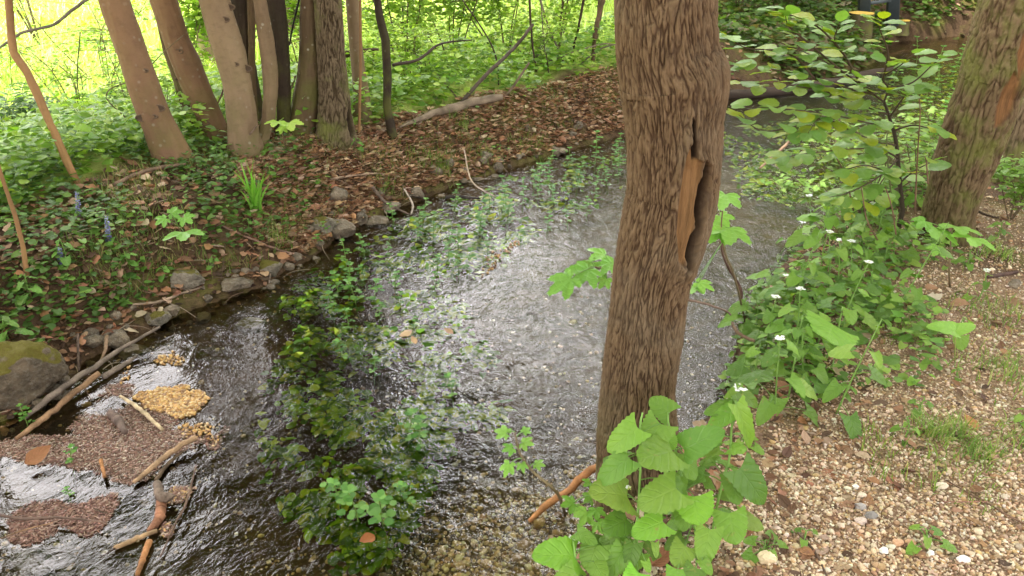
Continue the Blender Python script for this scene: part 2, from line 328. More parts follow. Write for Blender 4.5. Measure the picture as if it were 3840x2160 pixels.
# ------------------------------------------------------------------ the stream's outline and the lie of the land
ZW = -0.35
left_px = [(-3200, 2050), (-900, 1830), (-300, 1700), (0, 1600), (180, 1500), (330, 1350), (520, 1262), (640, 1200), (800, 1130), (1000, 1075), (1130, 985), (1250, 905), (1420, 815), (1600, 735), (1850, 650),
           (2100, 575), (2350, 505), (2600, 420), (2800, 345), (3100, 300), (3280, 235), (3340, 160), (3600, 135), (3900, 128), (4600, 160)]
right_px = [(4900, 300), (4200, 330), (3800, 370), (3600, 480), (3430, 600), (3230, 700), (3060, 830), (2900, 960), (2810, 1080), (2790, 1200), (2740, 1350), (2690, 1460), (2560, 1560), (2400, 1690), (2260, 1790), (2170, 1900),
            (2130, 2000), (2080, 2160), (2030, 2500), (1850, 3300), (-200, 4200), (-3200, 3600)]
LP = np.array([gz(a, b, ZW)[:2] for a, b in left_px]); RP = np.array([gz(a, b, -.12)[:2] for a, b in right_px]); POLY = np.concatenate([LP, RP])
def seg_dist(P, A, closed):
    B = np.roll(A, -1, 0) if closed else A[1:]; A_ = A if closed else A[:-1]; best = np.full(len(P), 1e9)
    for a, b in zip(A_, B):
        d = b - a; t = np.clip(((P - a) @ d) / (d @ d + 1e-12), 0, 1); best = np.minimum(best, np.hypot(*(P - a - t[:, None] * d).T))
    return best
def inside(P, A):
    r = np.zeros(len(P), bool); j = len(A) - 1
    for i in range(len(A)):
        c = ((A[i, 1] > P[:, 1]) != (A[j, 1] > P[:, 1])) & (P[:, 0] < (A[j, 0] - A[i, 0]) * (P[:, 1] - A[i, 1]) / (A[j, 1] - A[i, 1] + 1e-12) + A[i, 0]); r ^= c; j = i
    return r
def info(x, y):
    P = np.stack([np.ravel(x), np.ravel(y)], -1).astype(float)
    dl, dr = seg_dist(P, LP, False), seg_dist(P, RP, False); ins = inside(P, POLY); d = np.minimum(dl, dr)
    return np.where(ins, -d, d), dl, dr, (dl < dr)
def ridge(x, y): return .50 + .50 * sst(-1.0, -2.1, x) + 1.2 * sst(9.5, 12, y) + .12 * noise(np.asarray(x) * 2.5, np.asarray(y) * 2.5, 21)
def H(x, y, inf=None):
    x = np.ravel(x).astype(float); y = np.ravel(y).astype(float); s, dl, dr, L = info(x, y) if inf is None else inf
    s = s + .05 * noise(x * 3, y * 3, 4.4) * (np.abs(s) < 1.5)
    n1 = fbm(x * 2.2, y * 2.2, 1.5, 4); n2 = noise(x * 9, y * 9, 7.3)
    bed = ZW - .02 - .17 * sst(0, .5, -s) - .02 * n1 - .06 * sst(.2, 1.2, dl) * sst(2.2, 1.2, dl)
    lb = ZW + .40 * sst(-.04, .62, s) ** .8 + .07 * sst(.5, 1.3, s) - .26 * sst(.25, 1.7, s - ridge(x, y)) + .035 * n1 + .012 * n2
    far = sst(10.5, 16, y) * sst(2.5, 4.5, x) * 1.3
    lb = lb + far + .012 * np.clip(s - 6, 0, 60)
    rb = ZW + .35 * sst(-.1, .22, s) + .012 * n1 + .004 * n2 + .03 * sst(.2, .6, s) * 0
    bank = np.where(L, lb, rb); return np.where(s < 0, np.minimum(bed, ZW - .01), bank)
def H1(x, y): return float(H([x], [y])[0])
def G(px, py):
    """place where the sight line of a photo point meets the ground"""
    d = ray(px, py); t = np.linspace(1.2, 22, 900); P = np.array([0, 0, CAMZ]) + d * t[:, None]; h = H(P[:, 0], P[:, 1]); k = np.argmax(P[:, 2] < h); return np.array([P[k, 0], P[k, 1], h[k]])
def fan(n, r0, r1, a0=-48, a1=48, power=0.0):
    """random places in a fan in front of the viewer, thinning with distance"""
    u = rng.random(n); r = r0 * (r1 / r0) ** u if power == 0 else (r0 ** power + u * (r1 ** power - r0 ** power)) ** (1 / power)
    a = np.radians(rng.uniform(a0, a1, n)); return r * np.sin(a), r * np.cos(a)

# ground sheet: fine near the viewer, coarse to the horizon
rad = np.concatenate([[0.0], np.geomspace(.5, 16, 520), np.geomspace(16.6, 600, 60)]); ang = np.radians(np.concatenate([np.linspace(-180, -60, 40)[:-1], np.linspace(-60, 60, 480), np.linspace(60, 180, 40)[1:]]))
RR, AA = np.meshgrid(rad, ang, indexing='ij'); gx, gy = (RR * np.sin(AA)).ravel(), (RR * np.cos(AA)).ravel()
gi = info(gx, gy); gh = H(gx, gy, gi); nr, na = len(rad), len(ang)
i = np.arange(nr - 1)[:, None] * na; j = np.arange(na - 1)[None]; gf = np.stack([i + j, i + j + 1, i + na + j + 1, i + na + j], -1).reshape(-1, 4)
# tint.r leaf-litter soil, tint.g meadow green, tint.b pale gravel
s_, dl_, dr_, L_ = gi; nn = fbm(gx * 1.3, gy * 1.3, 9, 3)
green = np.where(L_, sst(.02, .3, s_ + .15 * nn - ridge(gx, gy)), sst(1.2, 2.2, s_ + .6 * nn) * sst(3.4, 4.6, gy)) * (s_ > 0)
gravel = np.where(s_ > 0, np.where(L_, 0, sst(.15, .5, s_ + .2 * nn) * (1 - sst(3.2, 4.6, gy + nn))), sst(1.2, .35, dr_ + .3 * nn) * sst(2.6, 1.7, gy + .3 * nn))
mb = MB(); mb.add(np.stack([gx, gy, gh], -1), gf, np.stack([s_ < 0, green, gravel], -1).astype(float))
s = NT("soil"); t = s.n("SeparateColor"); s.l(s.attr("tint").outputs["Color"], t.inputs[0]); n1 = s.noise(6, 8, rough=.7); n2 = s.noise(55, 6, rough=.7); vor = s.n("TexVoronoi", Scale=70.0); s.l(s.obj(), vor.inputs["Vector"])
soil = s.mix(s.mr(n1, .3, .7), (.05, .03, .018), (.125, .078, .046)); soil = s.mix(s.mr(n2, .45, .75, 0, .6), soil, (.19, .115, .065)); soil = s.mix(s.mr(s.noise(2.4, 5), .47, .6, 0, .8), soil, s.mix(n2, (.09, .10, .02), (.20, .18, .05)))
grv = s.mix(.55, s.mix(s.mr(n2, .35, .65), (.30, .17, .11), (.42, .30, .21)), s.mix(s.mr(s.noise(150, 2), .4, .6), (.16, .085, .05), (.5, .36, .25)))
grn = s.mix(s.mr(n2, .3, .7), (.36, .42, .09), (.56, .60, .20)); bed = s.mix(s.mr(n1, .35, .65), (.035, .022, .012), (.10, .062, .03)); c = s.mix(t.outputs[0], soil, bed); c = s.mix(s.math('MULTIPLY', t.outputs[2], .8), c, grv); c = s.mix(t.outputs[1], c, grn)
M_SOIL = s.fin(c, .92, s.bump(s.math('ADD', n2, s.math('MULTIPLY', n1, 2)), .9, .02), .2)
tag(mb.build("ground", M_SOIL), "brown leaf-littered soil and gravel banks running out to a bright green meadow", kind="structure")

# water
wx = np.concatenate([np.linspace(-9, -2.6, 40)[:-1], np.linspace(-2.6, 3, 300), np.linspace(3, 14, 60)[1:]]); wy = np.concatenate([np.linspace(-2, .9, 20)[:-1], np.linspace(.9, 6, 280), np.linspace(6, 18, 90)[1:]])
WX, WY = np.meshgrid(wx, wy, indexing='ij'); X, Y_ = WX.ravel(), WY.ravel()
si = info(X, Y_)[0]; wz = ZW + .0022 * fbm(X * 7, Y_ * 9, 3, 3) * sst(0, .3, -si); i = np.arange(len(wx) - 1)[:, None] * len(wy); j = np.arange(len(wy) - 1)[None]; wf = np.stack([i + j, i + len(wy) + j, i + len(wy) + j + 1, i + j + 1], -1).reshape(-1, 4)
keep = (si[wf] < .25).any(1); used = np.unique(wf[keep]); remap = np.full(len(X), -1); remap[used] = np.arange(len(used))
mb = MB(); mb.add(np.stack([X, Y_, wz], -1)[used], remap[wf[keep]])
s = NT("stream_water"); p = s.obj()
rot = s.n("VectorRotate"); rot.rotation_type = 'Z_AXIS'; rot.inputs["Angle"].default_value = R(28); s.l(p, rot.inputs["Vector"]); pr = rot.outputs[0]
a1 = s.noise(19, 3, s.mul(pr, (1.0, .7, 1)), .5, .8); a2 = s.noise(75, 2, s.mul(pr, (1, .8, 1)), .5, .4); a3 = s.noise(7, 2, pr, .5)
sx_ = s.n('SeparateXYZ'); s.l(p, sx_.inputs[0]); calm = s.mr(s.math('ADD', s.math('ADD', sx_.outputs[0], s.math('MULTIPLY', s.noise(1.3, 3), 2.4)), s.mr(sx_.outputs[1], 3.2, 1.4, 0, .35)), .0, 1.7, .30, 1.25)
h = s.math('ADD', s.math('ADD', a1, s.math('MULTIPLY', a2, .3)), s.math('MULTIPLY', a3, .9)); h = s.math('MULTIPLY', h, calm); nb = s.bump(h, 1.0, .0098)
gl = s.n("BsdfGlossy", Roughness=.03); gl.inputs["Color"].default_value = (1, .98, 1, 1); s.l(nb, gl.inputs["Normal"]); tr = s.n("BsdfTransparent"); tr.inputs["Color"].default_value = (.84, .82, .64, 1)
fr = s.n("Fresnel", IOR=1.33); s.l(nb, fr.inputs["Normal"]); ms = s.n("MixShader"); s.l(fr.outputs[0], ms.inputs[0]); s.l(tr.outputs[0], ms.inputs[1]); s.l(gl.outputs[0], ms.inputs[2]); s.l(ms.outputs[0], s.o.inputs[0])
tag(mb.build("water", s.m), "clear rippling stream water reflecting a pale sky", kind="structure")

# ------------------------------------------------------------------ trees
def trunk_mesh(mb, P, r, nth, amp, kf, zf, mask=None, seed=0, flare=0.0, wound=None):
    """tapered trunk with real bark ridges; tint.r = ridge height, g = bare wood, b = hollow"""
    n = len(P); th = np.arange(nth) * 2 * math.pi / nth; T = np.gradient(P, axis=0); T = nrm(T); A = nrm(np.cross(T, np.array([0, 1., 0]))); A = -A * np.sign(A[:, :1]) * -1; B = nrm(np.cross(T, A))
    L = np.concatenate([[0], np.cumsum(np.linalg.norm(np.diff(P, axis=0), axis=1))])[:, None]; cx, cy = np.cos(th)[None], np.sin(th)[None]; rm = r.mean()
    wx_ = noise(cx * 2 + seed, cy * 2, L * 3) * .35; wz_ = noise(cx * 3, cy * 3 + seed, L * 5 + 9) * .25
    q = kf
    f1 = 1 - np.abs(noise((cx + wx_) * q + seed, (cy + wx_) * q, L * zf + wz_)) * 2.6; f2 = 1 - np.abs(noise((cx + wx_) * q * 1.9 + 31, (cy - wx_) * q * 1.9 + seed, L * zf * 1.7 + wz_)) * 2.4
    f3 = fbm(cx * q * 3, cy * q * 3 + 3, L * zf * 4.5, 4)
    fis = np.clip(np.maximum(f1, f2 * .8), 0, 1) ** 2.2; rid = np.clip(1 - .95 * fis + .42 * f3 - .06, 0, 1)
    rr = r[:, None] * (1 + .03 * noise(cx + seed, cy, L * 2.5)) + amp * (rid - .6)
    if flare: rr = rr * (1 + flare * np.exp(-L / .12) * (1 + .5 * np.sin(3 * th[None] + seed)))
    tint = np.stack([rid, 0 * rid, 0 * rid], -1)
    V = P[:, None] + rr[..., None] * (cx[..., None] * A[:, None] + cy[..., None] * B[:, None])
    if wound is not None:
        V0 = P[:, None] + r[:, None, None] * (cx[..., None] * A[:, None] + cy[..., None] * B[:, None]); px, py = proj(V0.reshape(-1, 3)); front = (V0[..., 1] < P[:, None, 1]).ravel(); Q = np.stack([px, py], -1)
        for poly, dep, ch, soft in wound:
            poly = np.array(poly, float); wob = 4 * noise(px / 25, py / 90, seed + 2.2); sdm = np.where(inside(Q, poly), 1, -1) * seg_dist(Q, poly, True) + wob
            m = (sst(-soft, soft, sdm) * front).reshape(n, nth); base = r[:, None] - dep + .0015 * noise(cx * 30, cy * 30, L * 1.2); lip = .006 * (sst(-45, -8, sdm) * (1 - sst(-8, 6, sdm)) * front).reshape(n, nth)
            rr = rr * (1 - m) + base * m + lip; tint[..., 0] *= 1 - m; tint[..., ch] = np.maximum(tint[..., ch] * (1 - m * (ch == 2)), m)
            if ch == 2: tint[..., 1] *= 1 - m
        V = P[:, None] + rr[..., None] * (cx[..., None] * A[:, None] + cy[..., None] * B[:, None])
    i = np.arange(n - 1)[:, None] * nth; j = np.arange(nth)[None]; j2 = (j + 1) % nth; Fq = np.stack([i + j, i + j2, i + nth + j2, i + nth + j], -1).reshape(-1, 4)
    mb.add(V.reshape(-1, 3), Fq, tint.reshape(-1, 3), np.stack([np.broadcast_to(th, (n, nth)).ravel(), np.repeat(L[:, 0], nth), 0 * V[..., 0].ravel()], -1))
GREENS = [(.13, .24, .03), (.18, .30, .035), (.10, .20, .03), (.22, .34, .05)]
def rows_to_line(rows, Y, step=.02, top=None):
    rows = sorted(rows); ys = np.array([a for a, _, _ in rows], float); Lx = np.array([b for _, b, _ in rows], float); Rx = np.array([c for _, _, c in rows], float)
    yy = np.linspace(ys[-1], ys[0], 60); cx = np.interp(yy, ys, (Lx + Rx) / 2); wd = np.interp(yy, ys, Rx - Lx)
    P = pt(cx, yy, Y); r = wd / 2 / F * depth(cx, yy, Y)
    dirn = nrm(P[-1] - P[-14]); tz = top or 6.5; k = max(2, int((tz - P[-1, 2]) / .15)); ext = P[-1] + np.array([dirn[0] * .6, 0, 1.]) * np.linspace(0, tz - P[-1, 2], k + 1)[1:, None]; rex = r[-1] * np.linspace(1, .45, k + 1)[1:]
    base = P[0] + (P[0] - P[3]) / np.linalg.norm(P[0] - P[3]) * .22
    P = np.concatenate([[base], P, ext]); r = np.concatenate([[r[0] * 1.05], r, rex])
    L = np.concatenate([[0], np.cumsum(np.linalg.norm(np.diff(P, axis=0), axis=1))]); vis = L[-k - 1]; ns = np.concatenate([np.arange(0, vis + .1, step), np.arange(vis + .1 + .1, L[-1], .12)])
    return np.stack([np.interp(ns, L, P[:, c]) for c in range(3)], -1), np.interp(ns, L, r)
def crown(rt, P, r, spread, zlo, n, size=.13, off=(0, 0), greens=GREENS, zhi=None):
    """limbs and a loose leafy crown above the frame"""
    top = P[-1]; mbl = MB(); mbc = MB(); zhi = zhi or top[2] + 1.2; tips = []
    for k in range(9):
        f = P[min(len(P) - 1, int(len(P) * rng.uniform(.8, .99)))]; 
        if f[2] < zlo: f = P[-2]
        a = rng.uniform(0, 6.283); e = np.array([f[0] + off[0] + spread * math.cos(a) * rng.uniform(.4, .9), f[1] + off[1] + spread * math.sin(a) * rng.uniform(.4, .9), rng.uniform(max(zlo + .2, f[2]), zhi)])
        C = curve([f, (f + e) / 2 + [0, 0, .25], e], 10); addtube(mbl, C, np.linspace(r[-1] * .7, .012, len(C)), 6); tips.append(C)
    A = np.concatenate(tips); c = A[rng.integers(len(A) // 4, len(A), n // 14)] + rng.normal(size=(n // 14, 3)) * spread * .22
    L = np.repeat(c, 14, 0) + rng.normal(size=(len(c) * 14, 3)) * .16; L = L[L[:, 2] > zlo]
    M = rot_rand(len(L), 1.0) * (size * rng.uniform(.7, 1.3, len(L)))[:, None, None]; mbc.scatter(LEAF_S, M, L, pal(len(L), greens))
    child(mbl, "limb", M_DARK, rt); child(mbc, "crown", M_LEAF, rt)
def tree(name, label, rows, mat, rough=False, top=6.5, cr=None, group=None, nth=None, amp=.0, kf=6, zf=5, seed=1, wound=None, Y=None, flare=.55, woundpart=None):
    rows = sorted(rows); b = rows[-1]; g = G((b[1] + b[2]) / 2, b[0]); Y = Y or g[1]; P, r = rows_to_line(rows, Y, .0035 if wound else .02, top)
    rt = root(name, P[0] + [0, 0, .2], label, "tree", group); mb = MB()
    trunk_mesh(mb, P, r, nth or 28, amp, kf, zf, seed=seed, flare=flare, wound=wound); child(mb, "trunk", mat, rt)
    if cr: crown(rt, P, r, **cr)
    return rt, P, r
near_rows = [(0, 2308, 2680), (100, 2311, 2683), (199, 2317, 2688), (248, 2320, 2705), (298, 2325, 2730), (348, 2332, 2727), (447, 2347, 2710), (547, 2354, 2705), (720, 2356, 2688), (819, 2336, 2665), (919, 2322, 2630), (1018, 2305, 2596), (1117, 2295, 2573),
             (1217, 2285, 2563), (1316, 2272, 2549), (1440, 2258, 2526), (1540, 2246, 2529), (1639, 2240, 2540), (1760, 2238, 2560)]
wood = [(2598, 520), (2606, 590), (2630, 605), (2622, 720), (2600, 870), (2582, 960), (2562, 1000), (2545, 985), (2536, 870), (2550, 730), (2566, 640), (2582, 570)]
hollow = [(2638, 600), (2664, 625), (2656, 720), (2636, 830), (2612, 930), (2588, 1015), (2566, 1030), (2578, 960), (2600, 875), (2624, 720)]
crack = [(2596, 440), (2606, 460), (2612, 590), (2600, 600), (2596, 520)]
ntree, NP, Nr = tree("furrowed_bark_tree", "thick furrowed-bark tree at the water's edge with a long tan scar", near_rows, M_BARK, nth=500, amp=.0085, kf=8.4, zf=11.0, seed=3, flare=.12, top=6.5,
    wound=[(wood, .012, 1, 4), (hollow, .045, 2, 4), (crack, .018, 2, 4)], cr=dict(spread=2.0, zlo=3.6, n=2600, off=(.9, -.6)), Y=1.95)
tree("leaning_bark_tree", "thick weathered tree with an orange bark wound and moss stripe beside the gravel path", [(0, 3690, 3935), (99, 3663, 3905), (199, 3635, 3870), (298, 3610, 3838), (348, 3595, 3812), (447, 3556, 3787), (547, 3531, 3748), (650, 3502, 3705), (720, 3486, 3672), (820, 3466, 3642), (890, 3445, 3640)],
    M_BARKR, nth=260, amp=.012, kf=4.2, zf=7, seed=11, flare=.15, wound=[([(3800, 270), (3822, 300), (3795, 400), (3755, 470), (3728, 480), (3735, 400), (3765, 330)], .008, 1, 8), ([(3850, 100), (3880, 120), (3850, 250), (3820, 300), (3815, 200)], .01, 1, 8)], cr=dict(spread=1.8, zlo=3.8, n=2200, off=(.6, .3)))
tree("rough_trunk_tree", "second darker tree half hidden behind the orange-wounded tree", [(0, 3870, 3990), (400, 3790, 3905), (600, 3745, 3850), (780, 3655, 3790)], M_BARKG, nth=80, amp=.012, kf=4, zf=6, seed=5, cr=dict(spread=1.5, zlo=3.8, n=1500), Y=4.6)
LC = dict(spread=1.9, zlo=2.7, n=2300, off=(.25, 2.2), size=.15)
T = [("smooth_bark_tree", "leftmost smooth tan tree of the cluster, leaning left, with a bright sunlit patch", [(0, 373, 482), (199, 442, 551), (348, 492, 606), (447, 527, 641), (547, 565, 690), (592, 580, 712)], M_BEECH, 1.0),
     ("smooth_bark_tree", "smooth tan tree second from the left in the cluster, with dark knots at its foot", [(0, 566, 661), (149, 616, 706), (248, 651, 755), (348, 696, 795), (447, 745, 835), (500, 770, 858)], M_BEECH, 1.0),
     ("slim_tree", "slim brown stem tucked behind the second smooth tan tree", [(0, 570, 600), (199, 615, 650), (298, 650, 690), (398, 680, 720), (480, 708, 748)], M_OLIVE, 0),
     ("smooth_bark_tree", "thick grey-tan tree in the middle of the smooth-barked cluster, standing on leaf litter", [(0, 748, 860), (99, 775, 889), (199, 805, 919), (298, 835, 939), (398, 850, 957), (497, 858, 968), (575, 862, 990)], M_BEECHL, 1.0),
     ("dark_tree", "dark brown tree behind the middle of the cluster, left of the curved pale stem", [(0, 862, 935), (200, 890, 950), (400, 925, 985), (470, 935, 1000)], M_DARK, 0),
     ("slim_tree", "thin brown stem squeezed between dark trunk and curved pale stem", [(0, 928, 956), (150, 932, 958), (270, 934, 956), (400, 938, 965), (480, 945, 975)], M_OLIVE, 0),
     ("curved_stem_tree", "slender curved pale-barked tree bending right in front of two dark trunks", [(0, 952, 998), (149, 970, 1025), (250, 984, 1040), (348, 990, 1042), (447, 982, 1030), (497, 968, 1012), (560, 945, 1000)], M_BEECHL, 0),
     ("dark_tree", "wide nearly black tree directly right of the curved pale stem", [(0, 1000, 1067), (149, 1025, 1082), (348, 1038, 1089), (447, 1040, 1088), (500, 1035, 1090)], M_DARK, 1.0),
     ("lichened_tree", "olive-brown tree speckled with lichen spots, left of the rough grey trunk", [(0, 1128, 1181), (199, 1124, 1196), (298, 1114, 1198), (398, 1094, 1196), (500, 1078, 1180)], M_OLIVE, 1.0)]
for k, (nm, lb, rows, m, c) in enumerate(T): tree(nm, lb, rows, m, nth=60, amp=.007, kf=1.9, zf=2.6, seed=k * 3.3, cr=LC if c else None, top=6.2 if c else 4.5, group="trees in the cluster on the far bank")
for o in [q for q in bpy.data.objects if q.name.startswith("smooth_bark_tree")]:
    tr_ = [c for c in o.children if c.name.startswith("trunk")][0]; co = np.empty(len(tr_.data.vertices) * 3, np.float32); tr_.data.vertices.foreach_get("co", co); co = co.reshape(-1, 3) + np.array(o.location)
    q1, q2 = proj(co); vis = np.where((q2 > 20) & (q2 < 480) & (co[:, 1] < np.median(co[:, 1]) - .02))[0]
    for v in rng.choice(vis, 4, replace=False):
        a = np.arange(10) * .6283; c0 = co[v] + [0, .004, 0]; m = MB(); sc1 = rng.uniform(.012, .026); ring_ = c0 + np.stack([np.cos(a) * sc1 * 1.6, -0 * a - .003, np.sin(a) * sc1 * .8], -1); addtube(m, np.concatenate([ring_, ring_[:2]]), .0045, 6, (.15, .1, .065), cap=False); m.add(np.concatenate([ring_ + [0, .002, 0], c0[None] + [0, -.004, 0]]), np.stack([np.arange(10), (np.arange(10) + 1) % 10, np.full(10, 10)], -1), (.09, .06, .04)); child(m, "knot", M_TWIG, o)
tree("rough_bark_tree", "rough fissured grey-brown tree at the right end of the cluster, split at its foot", [(0, 1179, 1278), (199, 1191, 1290), (348, 1198, 1308), (447, 1196, 1318), (515, 1190, 1328)], M_BARKG, nth=180, amp=.014, kf=4.2, zf=7, seed=8, cr=LC, group="trees in the cluster on the far bank",
     wound=[([(1304, 380), (1312, 380), (1326, 500), (1312, 520), (1300, 450)], .03, 2, 4)])
tree("pale_tree", "pale tree standing behind and right of the rough grey trunk, in the undergrowth", [(0, 1296, 1345), (100, 1303, 1352), (248, 1318, 1367), (348, 1326, 1385), (440, 1324, 1392)], M_BEECHL, nth=28, amp=.003, kf=1.2, zf=1.5, seed=21)
tree("black_stem_tree", "slim nearly black tree with a bend, alone right of the trunk cluster", [(0, 1402, 1429), (60, 1408, 1438), (149, 1429, 1462), (298, 1437, 1469), (398, 1436, 1466), (497, 1452, 1487), (525, 1455, 1492)], M_DARK, nth=24, amp=.003, kf=1.2, zf=2, seed=23, top=5, cr=dict(spread=1.2, zlo=2.8, n=900))
tree("thin_stem_tree", "thin upright reddish-brown stem between the rough grey trunk and the black tree", [(0, 1346, 1356), (250, 1346, 1358), (510, 1341, 1351)], M_ORANGE, nth=12, amp=.001, kf=1, zf=2, top=4, seed=24)
tree("peeling_bark_sapling", "slender crooked sapling with peeling orange bark at the left edge, over the ferns", [(-40, 18, 44), (120, 28, 54), (200, 36, 66), (260, 80, 108), (340, 120, 150), (420, 155, 182), (500, 192, 218), (600, 235, 262), (690, 282, 302)], M_ORANGE, nth=28, amp=.006, kf=1.6, zf=5, top=3.5, seed=26)
tree("thin_sapling", "thin bare brown stem rising from the bank below the peeling sapling", [(600, -20, -6), (700, 12, 26), (800, 46, 62), (920, 78, 94), (1030, 92, 110)], M_ORANGE, nth=12, amp=.002, kf=1, zf=3, top=2.2, seed=27)

# ------------------------------------------------------------------ scatter helpers
def on_ground(n, r0, r1, a0=-46, a1=46, power=0.0, cond=None):
    x, y = fan(n, r0, r1, a0, a1, power); inf = info(x, y); k = cond(x, y, inf) if cond else np.ones(n, bool)
    x, y = x[k], y[k]; inf = tuple(a[k] for a in inf); return np.stack([x, y, H(x, y, inf)], -1), inf
def inpoly(P, poly_px, z=ZW):
    return inside(P[:, :2], np.array([gz(a, b, z)[:2] for a, b in poly_px]))
BROWN = [(.32, .18, .105), (.25, .13, .075), (.42, .27, .175), (.17, .09, .056), (.52, .38, .27), (.36, .18, .10), (.12, .07, .045)]
# leaf litter
P, inf = on_ground(42000, 2.2, 14, cond=lambda x, y, f: (f[0] > .05) & f[3] & (f[0] < ridge(x, y) + .12 * rng.random(len(x))) & (rng.random(len(x)) < sst(-.5, .25, fbm(x * 1.6, y * 1.6, 3, 3) + .5 * (f[0] < .8))))
mb = MB(); q = np.array_split(rng.permutation(len(P)), 3)
for t_, k in zip(DEAD, q):
    M = rot_rand(len(k), .75) * (rng.uniform(.028, .075, len(k)))[:, None, None]; mb.scatter(t_, M, P[k] + [0, 0, .008] + rng.random((len(k), 1)) * [0, 0, .02], pal(len(k), BROWN, .25))
tag(mb.build("leaf_litter", M_DEAD), "brown and russet fallen leaves strewn over the far bank", kind="stuff")
P, inf = on_ground(9000, 1.2, 7, -5, 46, cond=lambda x, y, f: (f[0] > .02) & ~f[3] & (rng.random(len(x)) < .12 + .8 * sst(.9, .1, f[0]) + .5 * sst(3.2, 4.4, y)))
mb = MB(); 
for t_, k in zip(DEAD, np.array_split(rng.permutation(len(P)), 3)):
    M = rot_rand(len(k), .6) * (rng.uniform(.015, .055, len(k)))[:, None, None]; mb.scatter(t_, M, P[k] + [0, 0, .006], pal(len(k), BROWN, .25))
tag(mb.build("leaf_litter", M_DEAD), "dry brown leaf scraps mixed into the gravel and under the plants of the near bank", kind="stuff")
P, inf = on_ground(70000, 4.4, 9.5, -20, 12, 0.0, cond=lambda x, y, f: (f[0] > .03) & f[3] & (f[0] < ridge(x, y) + .15 * rng.random(len(x)))); mb = MB(); k = rng.random(len(P)) < .75; P = P[k]
mb.scatter(DEAD[0], rot_rand(len(P), .7) * rng.uniform(.025, .06, len(P))[:, None, None], P + [0, 0, .008], pal(len(P), [(.42, .24, .14), (.50, .31, .19), (.30, .16, .09), (.62, .45, .31)], .25)); tag(mb.build("leaf_litter", M_DEAD), "small russet leaf scraps covering the ridge of the far bank", kind="stuff")
# gravel
STN = [(0.59, 0.44, 0.30), (0.45, 0.32, 0.21), (0.67, 0.54, 0.39), (0.36, 0.23, 0.14), (0.54, 0.39, 0.25), (0.29, 0.17, 0.09), (0.71, 0.62, 0.49), (0.41, 0.26, 0.15), (0.26, 0.17, 0.11), (0.49, 0.33, 0.16), (0.65, 0.51, 0.37), (0.57, 0.44, 0.31)]
P, inf = on_ground(185000, 1.05, 6.5, -12, 46, cond=lambda x, y, f: (f[0] > .02) & ~f[3] & (rng.random(len(x)) < sst(.0, .45, f[0] + .25 * noise(x * 3, y * 3, 2)) * (1 - .85 * sst(3.3, 4.7, y + .5 * noise(x * 2, y * 2, 6)))))
mb = MB(); sz = np.exp(rng.normal(-5.6, .42, len(P))).clip(.002, .013)
for t_, k in zip(PEB, np.array_split(rng.permutation(len(P)), 5)):
    mb.scatter(t_, rot_rand(len(k), .8) * sz[k][:, None, None] * rng.uniform(.75, 1.25, (len(k), 1, 3)), P[k] + [0, 0, .002], pal(len(k), STN, .2))
tag(mb.build("gravel", M_STONE, smooth=False), "pale pink and cream gravel of the near path", kind="stuff")
# stream bed gravel
P, inf = on_ground(60000, 1.1, 4.2, -46, 30, cond=lambda x, y, f: (f[0] < -.0) & (rng.random(len(x)) < .06 + .94 * sst(1.15, .35, f[2] + .3 * noise(x * 2, y * 2, 3)) * sst(2.7, 1.9, y)))
mb = MB(); sz = np.exp(rng.normal(-5.1, .45, len(P))).clip(.003, .03)
for t_, k in zip(PEB, np.array_split(rng.permutation(len(P)), 5)):
    mb.scatter(t_, rot_rand(len(k), .8) * sz[k][:, None, None] * rng.uniform(.75, 1.25, (len(k), 1, 3)), P[k] + [0, 0, .002], pal(len(k), [(.78, .60, .36), (.66, .48, .27), (.50, .33, .18), (.80, .70, .50), (.34, .22, .11)], .2))
tag(mb.build("bed_gravel", M_STONE, smooth=False), "sandy pebbles lying on the stream bed under the clear water", kind="stuff")

# meadow grass and ground cover
YG = [(.56, .70, .22), (.64, .74, .30), (.44, .60, .14), (.70, .76, .38)]
P, inf = on_ground(80000, 5.5, 24, -44, 30, power=.6, cond=lambda x, y, f: (f[0] > 1.3) & f[3] & (rng.random(len(x)) < sst(1.3, 2.6, f[0] + .7 * noise(x, y, 3))) & ((x < 2.5) | (y > 13)))
mb = MB(); N = len(P); blades(mb, P, rng.uniform(.12, .36, N), .012 + .0012 * P[:, 1], .9, pal(N, YG, .12)); tag(mb.build("meadow_grass", M_GRASS), "bright yellow-green sunlit meadow grass behind the trees", kind="stuff")
GC = [(.14, .26, .045), (.20, .36, .05), (.10, .20, .04), (.26, .42, .07)]
def cover(n, r0, r1, a0, a1, cond, sizes, lift, greens, name, label, tilt=.75, tpls=(LEAF_S, ROUND, HEART_L), power=0.0, mat=None):
    P, inf = on_ground(n, r0, r1, a0, a1, power, cond); mb = MB(); c = noise(P[:, 0] * 1.5, P[:, 1] * 1.5, 5.5)
    for t_, k in zip(tpls, np.array_split(rng.permutation(len(P)), len(tpls))):
        sc_ = rng.uniform(*sizes, len(k)); lf = rng.random(len(k)) ** 1.3 * lift * (1 + .8 * c[k]).clip(.2); mb.scatter(t_, rot_rand(len(k), tilt) * sc_[:, None, None], P[k] + np.stack([0 * lf, 0 * lf, .01 + lf], -1), pal(len(k), greens, .2))
    return tag(mb.build(name, mat or M_LEAF), label, kind="stuff")
cover(46000, 4.6, 10, -44, 12, lambda x, y, f: (f[0] > ridge(x, y) - .08) & f[3] & (f[0] < 3.0 + .8 * noise(x, y, 2)) & (rng.random(len(x)) < sst(-.1, .35, f[0] - ridge(x, y) + .25 * noise(x * 2, y * 2, 1))), (.03, .075), .28, [(.22, .38, .05), (.30, .46, .06), (.15, .28, .04), (.38, .54, .09)], "undergrowth", "leafy green undergrowth between the trees and the meadow")
